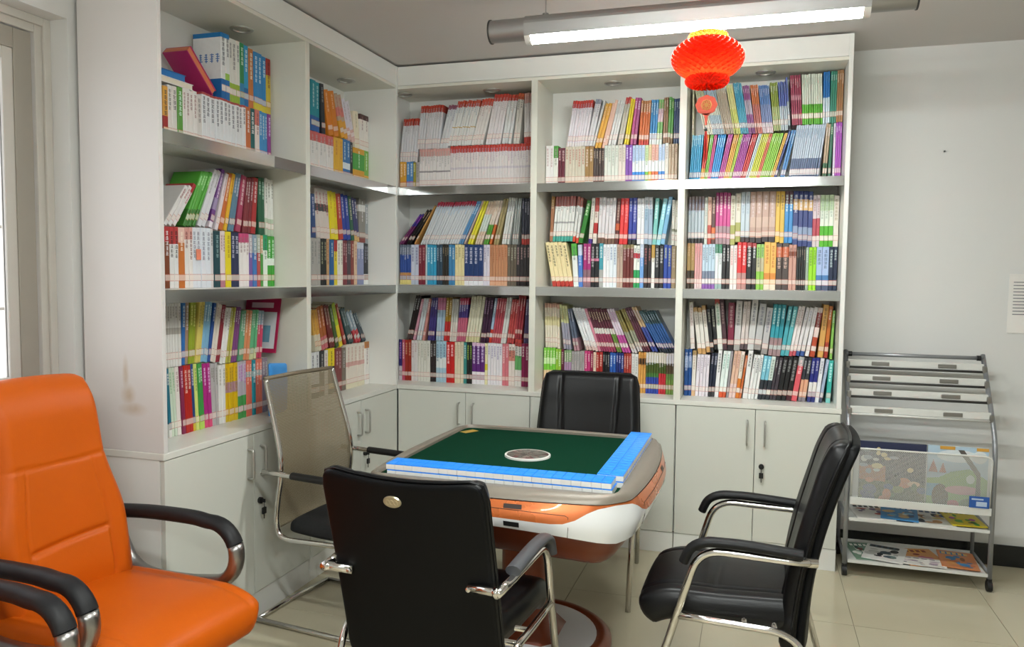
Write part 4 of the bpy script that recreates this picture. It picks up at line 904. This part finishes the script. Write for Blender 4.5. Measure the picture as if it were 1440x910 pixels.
for sgn in (1, -1):
    y = .247*sgn
    path = [Vector((p.x, sgn*(mw(p.z)+.004), p.z)) for p in pc] + fillet([(-.19, y, .40), (-.15, y, .385), (.20, y, .40), (.27, y, .37), (.25, y, .02), (.16, y, .013), (-.32, y, .013)], .07, 7)
    MB().tube(path, .011, 12).obj('side_tube', 'chrome', mc, True)
    ya = .272*sgn
    MB().tube(fillet([(-.255, ya, .668), (-.10, ya, .665), (.16, ya, .66), (.25, y, .40)], .05, 6), .011, 10).obj('arm_tube', 'chrome', mc, True)
    MB().tube([(-.10, ya, .667), (.17, ya, .663)], .019, 12, flat=.8).obj('arm_pad', 'black_rubber', mc, True, auto=50)
    MB().tube([(-.19, ya, .667), (-.19, y*.95, .66)], .008, 8).obj('arm_joint', 'chrome', mc, True)
MB().tube(fillet([(-.318, -.247, .013), (-.328, 0, .013), (-.318, .247, .013)], .02, 4), .011, 12).obj('rear_floor_bar', 'chrome', mc, True)
g = MB(); g.slab(lambda u, v: (.045+u*.22, v*.232, .418-.03*max(0, (u-.5)/.5)**2+.012*(u < 0)*u*u), lambda u, v: (.05-.015*v*v, .022), .2, .25, 20, 20)
g.obj('seat', 'black_fabric', mc, True)

# orange executive chairs
def exec_chair(label, loc, rz):
    t = thing('executive_chair', label, 'chair', loc, rz, 'orange leather executive chairs')
    top = 1.13; zb = .44
    def hwf(k):
        q = min(1, max(0, (k-.35)/.35)); return .238 - .040*q*q*(3-2*q)
    def back(u, v):
        k = (v+1)/2; z = zb+(top-zb)*k
        x = -.205 - .135*k + .055*u*u*(1-.5*k) + .02*math.sin(k*math.pi) - .05*max(0, (k-.85)/.15)**2
        return (x, u*hwf(k), z)
    def tk(u, v):
        k = (v+1)/2
        f = .085 - .015*u*u
        f -= .006*math.exp(-((v-(.28+.04*u*u))/.016)**2)*(abs(u) < .98)          # seam under the head rest
        f -= .004*math.exp(-((abs(u)-.66)/.02)**2)*(v < .28)                        # side seams
        if abs(u) < .64:
            vv = -.38+.03*u
            f -= .012*math.exp(-((v-vv)/.022)**2); f += .014*math.exp(-((v+.66)/.22)**2)
        f += .016*math.exp(-((v-.75)/.28)**2)
        return (f, .04)
    g = MB(); g.slab(back, tk, .15, .24, 70, 90); g.obj('backrest', 'orange_leather', t, True)
    def seat(u, v):
        return (.085+u*.305, v*(.255+.012*math.cos(u*1.5)), .435 - .045*max(0, (u-.5)/.5)**2)
    def st(u, v): return (.068+.02*(1-v*v)*(1-.5*u*u)-.006*math.exp(-((abs(v)-.74)/.03)**2), .05)
    g = MB(); g.slab(seat, st, .16, .3, 40, 40); g.obj('seat', 'orange_leather', t, True)
    for sgn in (1, -1):
        y = .278*sgn
        lp = cat([(-.255, y, .668), (-.10, y, .680), (.07, y, .683), (.14, y, .677)], 6) + [Vector((.158+.100*math.cos(a), y, .577+.100*math.sin(a))) for a in [R(84-168*i/16) for i in range(17)]]
        n1 = len(lp)
        rest = cat([(.148, y, .474), (.05, y, .462), (-.10, y, .460), (-.19, y, .49), (-.245, y, .57), (-.262, y, .64)], 6)
        pad = lp[:n1-10]; met = lp[n1-11:] + rest
        MB().tube(pad, .030, 16, flat=.78).obj('arm_pad', 'arm_pad', t, True, auto=50)
        MB().tube(met, .0285, 14, flat=.82).obj('arm_loop', 'satin', t, True)
    # gas lift and five-star base
    MB().lathe([(.03, .10), (.03, .30), (.05, .31), (.05, .37)], (.03, 0, 0), 20).obj('gas_lift', 'black_rubber', t, True, auto=40)
    MB().box((-.12, -.14, .365), (.18, .14, .392)).obj('mechanism', 'black_rubber', t, bevel=.01)
    for k in range(5):
        a = 2*math.pi*k/5+.3; d = Vector((math.cos(a), math.sin(a), 0))
        lg = MB().tube([Vector((.03, 0, .125)), Vector((.03, 0, .115))+d*.15, Vector((.03, 0, .075))+d*.29], [.028, .024, .016], 10).obj('base_leg', 'satin', t, True)
        e = Vector((.03, 0, .027))+d*.29; sdv = Vector((-d.y, d.x, 0))
        MB().tube([e-sdv*.02, e+sdv*.02], .027, 16).obj('caster', 'black_rubber', lg, True, auto=40)
    return t
exec_chair('bright orange leather executive chair with looped arms, beside the left bookcase end', (.160, -2.375, 0), R(-4))
exec_chair('second orange executive chair, only its looped arm showing at the lower left', (.160, -3.035, 0), R(-4))
# ------------------------------------------------------------------ magazine rack on casters
RXL, RXR = 2.492, 3.138; RF, RB = -.028, .30
rk = thing('magazine_rack', 'grey tubular magazine rack on casters against the back wall', 'rack', ((RXL+RXR)/2, .12, 0))
OFF = Vector(((RXL+RXR)/2, .12, 0))
class RB_(MB):
    def obj(s, *a, **k):
        s.v = [(x-OFF.x, y-OFF.y, z) for x, y, z in s.v]; return MB.obj(s, *a, **k)
def lean(z): return RF + (z-.72)/(1.10-.72)*.285
for x in (RXL, RXR):
    RB_().tube(fillet([(x, RF, .05), (x, RF, .72), (x, lean(1.115), 1.115)], .10, 8), .0115, 12).obj('side_tube', 'rack_grey', rk, True)
    RB_().tube(fillet([(x, RB, .05), (x, RB, .29), (x, RF, .29)], .03, 5), .0095, 10).obj('rear_leg', 'rack_grey', rk, True)
    RB_().tube([(x, RF, .085), (x, RB, .085)], .008, 8).obj('foot_rail', 'rack_grey', rk, True)
    for y in (RF, RB):
        c = RB_().tube([(x-.011, y, .027), (x+.011, y, .027)], .0265, 18).obj('caster', 'black_rubber', rk, True, auto=40)
        RB_().tube([(x, y, .03), (x, y, .062)], .013, 10).obj('caster_stem', 'black_rubber', c, True, auto=40)
zt = 1.10
RB_().tube([(RXL, lean(zt)-.004, zt), (RXR, lean(zt)-.004, zt)], .010, 12).obj('top_bar', 'rack_grey', rk, True)
for x, s in ((RXL, 1), (RXR, -1)):
    RB_().tube([(x+s*.012, lean(zt)-.004, zt), (x+s*.03, lean(zt)-.004, zt)], .0135, 12).obj('end_cap', 'black_rubber', rk, True, auto=40)
for z in (1.045, .975, .905, .825):
    y = lean(z)-.010
    b = RB_().box((RXL+.008, y-.002, z-.004), (RXR-.008, y+.010, z+.030)).obj('display_bar', 'rack_white', rk, bevel=.002)
    RB_().tube([(RXL+.006, y-.006, z-.010), (RXR-.006, y-.006, z-.010)], .006, 10).obj('rest_rod', 'cap_dark' if z > .85 else 'rack_white', b, True)
    for x in (RXL+.12, RXL+.43):
        RB_().box((x, y-.007, z+.002), (x+.085, y-.001, z+.022)).obj('clip', 'satin', b, bevel=.003)
    for x in (RXL+.006, RXR-.006):
        RB_().box((x-.010, y-.012, z-.018), (x+.010, y+.012, z+.020)).obj('bracket', 'satin', b, bevel=.003)
# perforated basket
by = -.055
def bk(u, v): return (RXL+.322+u*.305, by-.01+.02*(1-v)/2*1.0+.0, .535+v*.125)
g = RB_(); vs = []; n = 10
sheet = RB_(); sheet.add([Vector(bk(u, v)) for u, v in ((-1, -1), (1, -1), (1, 1), (-1, 1))], [(0, 1, 2, 3)])
bo = sheet.obj('basket_front', 'basket_mesh', rk); sd = bo.modifiers.new('solid', 'SOLIDIFY'); sd.thickness = .0015
pts = fillet([bk(-1, -1), bk(-1, 1), bk(1, 1), bk(1, -1)], .03, 6)
RB_().tube(pts, .005, 8).obj('basket_wire', 'rack_white', bo, True)
RB_().box((RXL+.012, by-.006, .375), (RXR-.012, by+.004, .412)).obj('basket_lip', 'rack_white', rk, bevel=.002)
RB_().box((RXL+.012, by+.004, .375), (RXR-.012, .10, .380)).obj('basket_floor', 'rack_white', rk)
# trays
for z in (.292, .078):
    g = RB_(); x0, x1 = RXL+.012, RXR-.012; y0, y1 = -.045, .285
    g.box((x0, y0, z), (x1, y1, z+.004)); g.box((x0, y0-.003, z-.004), (x1, y0, z+.012)); g.box((x0, y1, z), (x1, y1+.003, z+.014))
    g.obj('tray', 'rack_white', rk)
# picture books standing in the basket
def pic(name, label, lo, hi, shapes, body):
    g = MB(); g.box(lo, hi, lin(body)); o = tag(g.obj(name, 'print'), label, 'book', 'picture books in the rack')
    x0, y0, z0 = lo; x1, y1, z1 = hi; g = MB()
    for k, (poly, c) in enumerate(shapes):
        yy = y0-.0006-.0002*k
        if isinstance(poly, tuple):      # ellipse cx, cz, rx, rz
            cx, cz, rx, rz = poly; pp = [(cx+rx*math.cos(2*math.pi*i/18), cz+rz*math.sin(2*math.pi*i/18)) for i in range(18)]
        else: pp = poly
        g.add([(x0+(x1-x0)*min(1, max(0, a)), yy, z0+(z1-z0)*min(1, max(0, b))) for a, b in pp], [tuple(range(len(pp)))], lin(c))
    g.obj('cover_print', 'print_matte', o); return o
rr = random.Random(4)
night = [([(0, 0), (1, 0), (1, 1), (0, 1)], '2a2f4e'), ([(0, 0), (1, 0), (1, .35), (0, .42)], '4a5a44'), ([(0, .38), (.4, .36), (.4, .62), (0, .62)], 'a86a50')]
night += [((rr.uniform(.05, .95), rr.uniform(.5, .9), rr.uniform(.03, .09), rr.uniform(.02, .05)), rr.choice(['c8ccc8', '8a9aa8', 'd8c890', 'b8b8b0'])) for _ in range(14)]
night += [((rr.uniform(.05, .95), rr.uniform(.08, .4), rr.uniform(.04, .12), rr.uniform(.04, .1)), rr.choice(['7a8a4a', '3a5a8a', 'c87a5a', '5a7a50', 'd8b898', '3a3a4a'])) for _ in range(16)]
pic('picture_book', 'dark blue picture book with night scene in the mesh basket, left', (2.545, -.022, .381), (2.845, -.008, .690), night, '232a48')
hill = [([(0, 0), (1, 0), (1, 1), (0, 1)], 'b8cfe0'), ((.5, .85, .35, .1), 'e6ecee'), ([(0, .0), (1, 0), (1, .5), (.7, .66), (.4, .6), (.2, .5), (0, .48)], '8ab46a'),
        ([(.02, .58), (.1, .78), (.18, .58)], 'b0584a'), ([(.2, .58), (.26, .74), (.32, .58)], 'b0584a'), ([(0, .2), (.3, .2), (.25, .4), (0, .4)], '5aa8c8'),
        ((.23, .2, .14, .2), '5a4a44'), ((.6, .32, .3, .07), 'd8a0a8'), ((.45, .1, .1, .06), 'c85a70'), ((.75, .12, .2, .08), '6a8a5a'),
        ([(.8, .1), (.9, .1), (.88, .6), (.6, .95), (.5, .95), (.82, .55)], '5a5450'), ((.86, .85, .12, .1), 'e0e4e4'), ((.72, .5, .07, .07), 'dce4dc'), ([(.2, .95), (.45, .95), (.45, 1), (.2, 1)], 'd8a040'), ([(.8, .95), (1, .95), (1, 1), (.8, 1)], 'd8a040')]
pic('picture_book', 'pale picture book with hills and a tree in the mesh basket, right', (2.850, -.022, .381), (3.112, -.008, .692), hill, 'c8d4dc')
g = MB(); g.box((0, 0, 0), (.085, .002, .055), lin('2a5aa8')); o = tag(g.obj('price_card', 'print'), 'small blue printed card at the lower right corner of the mesh basket', 'card'); o.location = (3.028, by-.0105, .412)
g = MB(); g.box((.03, -.0008, .008), (.075, 0, .03), lin('b8c8e0')); g.box((.01, -.0008, .038), (.06, 0, .045), lin('b8c8e0')); g.obj('card_print', 'print_matte', o)
# magazines on the two trays
def magazine(label, x, y, z, w_, h_, rz, base, cols, seed, tilt=0, th=.006):
    g = MB(); g.box((-w_/2, -h_/2, 0), (w_/2, h_/2, th), lin(base)); o = g.obj('magazine', 'print', bevel=.0008)
    o.location = (x, y, z); o.rotation_euler = (R(tilt), 0, R(rz)); tag(o, label, 'magazine', 'magazines on the rack trays')
    g = MB(); r = random.Random(seed)
    g.box((-w_*.42, h_*.26, th), (w_*.3, h_*.42, th+.0003), lin(cols[0]))
    for k in range(5): g.box((-w_*.38+k*w_*.15, h_*.28, th+.0003), (-w_*.38+k*w_*.15+w_*.10, h_*.40, th+.0006), lin(cols[1]))
    for k in range(14):
        cx, cy = r.uniform(-.34, .34)*w_, r.uniform(-.40, .18)*h_; rx, ry = r.uniform(.05, .16)*w_, r.uniform(.03, .12)*h_
        m_ = 12; zz = th+.0003+.0001*k
        g.add([(max(-w_*.49, min(w_*.49, cx+rx*math.cos(2*math.pi*i/m_))), max(-h_*.49, min(h_*.49, cy+ry*math.sin(2*math.pi*i/m_))), zz) for i in range(m_)], [tuple(range(m_))], lin(r.choice(cols)))
    g.obj('cover_print', 'print_matte', o); return o
ti = .297
magazine('white magazine with dark title on the upper rack tray, leftmost', 2.622, .10, ti, .18, .255, 6, 'e8e4de', ['dcdcd8', '3a3a3c', 'b85a50', '7a6a8a', 'c8a890'], 1)
magazine('blue magazine on the upper rack tray, second from left', 2.755, .105, ti+.0068, .17, .25, -8, '3a8ac4', ['2f7ab8', 'e8eaea', '8ac0dc', '5a6a8a', 'd8b888'], 2)
magazine('pale grey magazine with cartoon figures on the upper rack tray', 2.90, .10, ti, .19, .255, -3, 'dcdad4', ['d0ccc8', '4a5a78', 'd8c060', '2f3440', 'b8885a'], 3)
magazine('yellow and green magazine on the upper rack tray, rightmost', 3.04, .105, ti+.0068, .155, .25, 4, 'd8c222', ['e0cc30', '3a3420', '4a9a3c', 'b05aa0', '6aa84a'], 4)
ti = .083
magazine('green and brown magazine on the lowest rack tray, leftmost', 2.606, .12, ti, .15, .25, 8, '6a8a74', ['4a7a64', 'e8e8e0', '6a3a34', '2a4a44', 'b0c8b8'], 5)
magazine('white magazine with dark drawing on the lowest rack tray, second from left', 2.695, .10, ti+.0068, .19, .25, -14, 'dedcd8', ['3a4a54', '1f2226', 'b8b8b4', '6a7a74', 'd0d0c8'], 6)
magazine('orange and gold magazine on the lowest rack tray, in the middle', 2.86, .11, ti, .19, .25, 12, 'c88a4a', ['d8a040', '7a2a30', 'b86a84', 'e0c8a0', 'a85a4a'], 7)
magazine('loose white leaflet on the lowest rack tray in front of the gold magazine', 2.84, .03, ti+.0068, .24, .12, -4, 'e6e2dc', ['d8d4cc', '9a8a9a', 'c8b8c0', '7a7a80', 'e8e4dc'], 8, 0, .003)
magazine('blue magazine with orange figure on the lowest rack tray, rightmost', 3.03, .11, ti+.0068, .165, .25, -5, 'c47a48', ['3a78a8', 'd8b060', 'c88a50', '8a5a3a', 'b86a44'], 9)

# ------------------------------------------------------------------ ceiling lamps
def tube_lamp(label, x0, x1, y, z, wires):
    t = thing('tube_lamp', label, 'lamp', ((x0+x1)/2, y, z), 0, 'suspended tube lamps')
    cx = (x0+x1)/2; a, b = x0-cx, x1-cx; e = .147
    def chan(m, xa, xb, name, mtl):     # upper half shell; side lips shaped to cut light towards the fascia
        g = MB(); pr = []
        for xx in (xa, xb):
            pr.append([Vector((xx, .043*math.cos(q), .014+.036*math.sin(q))) for q in [R(180*i/12) for i in range(13)]]
                      + [Vector((xx, yy, zz)) for yy, zz in ((-.0415, .002), (-.0370, -.031), (-.0348, -.031), (-.0350, .0175), (.0350, .0175), (.0348, -.031), (.0370, -.031), (.0415, .002))])
        pr = [[p for p in r_] for r_ in pr]
        g.rings(pr); return g.obj(name, mtl, t)
    chan(None, a+e, b-e, 'housing', 'alu')
    MB().box((a+e+.004, -.0345, .0145), (b-e-.004, .0345, .0172)).obj('reflector', 'plastic_white', t)
    for xa, xb in ((a+.004, a+e), (b-e, b-.004)):
        g = MB(); g.tube([(xa, 0, .003), (xb, 0, .003)], .043, 24, flat=1.0); g.obj('end_housing', 'alu', t, True, auto=40)
    for xa, xb in ((a, a+.006), (b-.006, b)):
        MB().tube([(xa, 0, .003), (xb, 0, .003)], .046, 24).obj('end_cap', 'cap_dark', t, True, auto=40)
    MB().tube([(a+e+.022, 0, -.0205), (b-e-.022, 0, -.0205)], .0335, 22).obj('glowing_tube', 'tube_glow', t, True, auto=40)
    for xa in (a+e, b-e-.024):
        MB().tube([(xa, 0, -.0205), (xa+.024, 0, -.0205)], .0355, 20).obj('socket', 'plastic_white', t, True, auto=40)
    for wx in wires:
        MB().tube([(wx-cx, 0, .045), (wx-cx, 0, CEIL-z)], .0025, 6).obj('suspension_wire', 'alu', t)
        MB().lathe([(.012, .044), (.012, .056)], (wx-cx, 0, 0), 10).obj('wire_clip', 'alu', t)
    return t
LY, LZ = -1.27, 2.445
tube_lamp('long glowing tube lamp in a grey housing above the table', 1.005, 2.520, LY, LZ, (1.228, 2.30))
tube_lamp('added unseen tube lamp nearer the viewpoint, evening the light on facing surfaces', 1.005, 2.520, -3.05, LZ, (1.228, 2.30))  # added out of view to light the camera-facing surfaces evenly
tube_lamp('added unseen tube lamp behind the viewpoint, brightening the surfaces that face it', 1.005, 2.520, -4.83, LZ, (1.228, 2.30))  # added behind the camera, lights lower fronts without overexposing the fascia

# ------------------------------------------------------------------ honeycomb paper lantern
m = mat('lantern_paper', 'e83c16', .7, 0, .05, 50)
b = m.node_tree.nodes['Principled BSDF']; tnt = m.node_tree
trn = tnt.nodes.new('ShaderNodeBsdfTranslucent'); trn.inputs['Color'].default_value = lin('f24a1a')
ad = tnt.nodes.new('ShaderNodeMixShader'); ad.inputs[0].default_value = .4
tnt.links.new(b.outputs[0], ad.inputs[1]); tnt.links.new(trn.outputs[0], ad.inputs[2]); tnt.links.new(ad.outputs[0], tnt.nodes['Material Output'].inputs[0])
m2 = mat('lantern_lit_gold', 'e08428', .7, 0, .05, 50); tn2 = m2.node_tree  # upper frill: lamplight shining through is put into this golden colour
tr2 = tn2.nodes.new('ShaderNodeBsdfTranslucent'); tr2.inputs['Color'].default_value = lin('f09a3c')
a2 = tn2.nodes.new('ShaderNodeMixShader'); a2.inputs[0].default_value = .5
tn2.links.new(tn2.nodes['Principled BSDF'].outputs[0], a2.inputs[1]); tn2.links.new(tr2.outputs[0], a2.inputs[2]); tn2.links.new(a2.outputs[0], tn2.nodes['Material Output'].inputs[0])
LX = 1.837; LYY = LY-.005
lt = thing('paper_lantern', 'round red honeycomb paper lantern hanging from the tube lamp', 'lantern', (LX, LYY, 2.20))
NS = 26
def comb(name, mtl, zs, rf, amp, lvl):
    """honeycomb globe: gores pinched together alternately on successive levels"""
    g = MB(); rs = []
    for i in range(lvl+1):
        k = i/lvl; z = zs[0]+(zs[1]-zs[0])*k; r = rf(k); ring = []
        for j in range(NS*2):
            ph = (j + (i % 2)) % 2
            ring.append(Vector((r*(1-amp*ph)*math.cos(math.pi*j/NS), r*(1-amp*ph)*math.sin(math.pi*j/NS), z)))
        rs.append(ring)
    n2 = NS*2; vs = [q for r_ in rs for q in r_]; fs = []
    for i in range(lvl):
        for j in range(n2):
            a_, b_, c_, d_ = i*n2+j, i*n2+(j+1) % n2, (i+1)*n2+(j+1) % n2, (i+1)*n2+j
            if (j + i) % 2 == 0: fs += [(a_, b_, c_), (a_, c_, d_)]
            else: fs += [(a_, b_, d_), (b_, c_, d_)]
    g.add(vs, fs); return g.obj(name, mtl, lt)
comb('globe', 'lantern_paper', (.018, .158), lambda k: .058+.072*math.sin(math.pi*min(1, max(0, k)))**.62, .17, 15)
comb('lower_frill', 'lantern_paper', (-.014, .030), lambda k: .050+.030*math.sin(math.pi*min(1, k*.8+.1))**.8, .2, 6)
comb('upper_frill', 'lantern_lit_gold', (.146, .182), lambda k: .046+.026*math.sin(math.pi*k)**.7, .2, 5)
MB().lathe([(.056, .022), (.05, .024)], (0, 0, 0), 24).obj('inner_card', 'lantern_paper', lt)
MB().tube([(0, 0, .18), (0, 0, LZ-.054-2.20)], .0016, 6).obj('hanging_cord', 'lantern_lit_gold', lt)
MB().tube([(0, 0, .02), (0, 0, -.045)], .001, 6).obj('pendant_cord', 'cap_dark', lt)
def disc_yz(rad, th, c, nn=26, amp=.05):
    g = MB(); A = [Vector((c[0]+rad*(1+amp*math.cos(8*q))*math.cos(q), c[1]-th/2, c[2]+rad*.92*(1+amp*math.cos(8*q))*math.sin(q))) for q in [2*math.pi*k/nn for k in range(nn)]]
    B_ = [p+Vector((0, th, 0)) for p in A]; g.rings([A, B_]); return g
mat('pendant_red', 'd8573f', .6, 0, .15, 120); mat('pendant_gold', 'd9a05a', .5, .1, .1, 120); mat('tassel_red', 'a81c10', .8, 0, .25, 200)
md = disc_yz(.038, .003, (0, 0, -.078)).obj('medallion', 'pendant_red', lt)
g = MB()
for q in range(8):
    a = 2*math.pi*q/8; g.tube([Vector((.010*math.cos(a)+.008*math.cos(w_), -.0028, -.078+.010*math.sin(a)+.008*math.sin(w_))) for w_ in [2*math.pi*i/10 for i in range(10)]], .0016, 5, closed=True)
g.obj('medallion_knot', 'pendant_gold', md)
MB().rings([[Vector((x*s_, y, z)) for s_, y in ((-1, -.0015), (1, -.0015), (1, .0015), (-1, .0015))] for z, x in ((-.150, .003), (-.118, .006), (-.108, .016))]).obj('pendant_tail', 'pendant_red', lt)
MB().lathe([(.002, -.172), (.006, -.170), (.006, -.160), (.002, -.157)], (0, 0, 0), 10).obj('bead', 'cap_dark', lt, True)
g = MB(); rr = random.Random(2)
for k in range(16):
    a = rr.uniform(0, 6.28); r_ = rr.uniform(0, .006)
    g.tube([(r_*.4*math.cos(a), r_*.4*math.sin(a), -.170), (r_*math.cos(a), r_*math.sin(a), -.21), (r_*1.3*math.cos(a), r_*1.3*math.sin(a), -.262-rr.uniform(0, .02))], .0017, 5)
g.obj('tassel', 'tassel_red', lt)
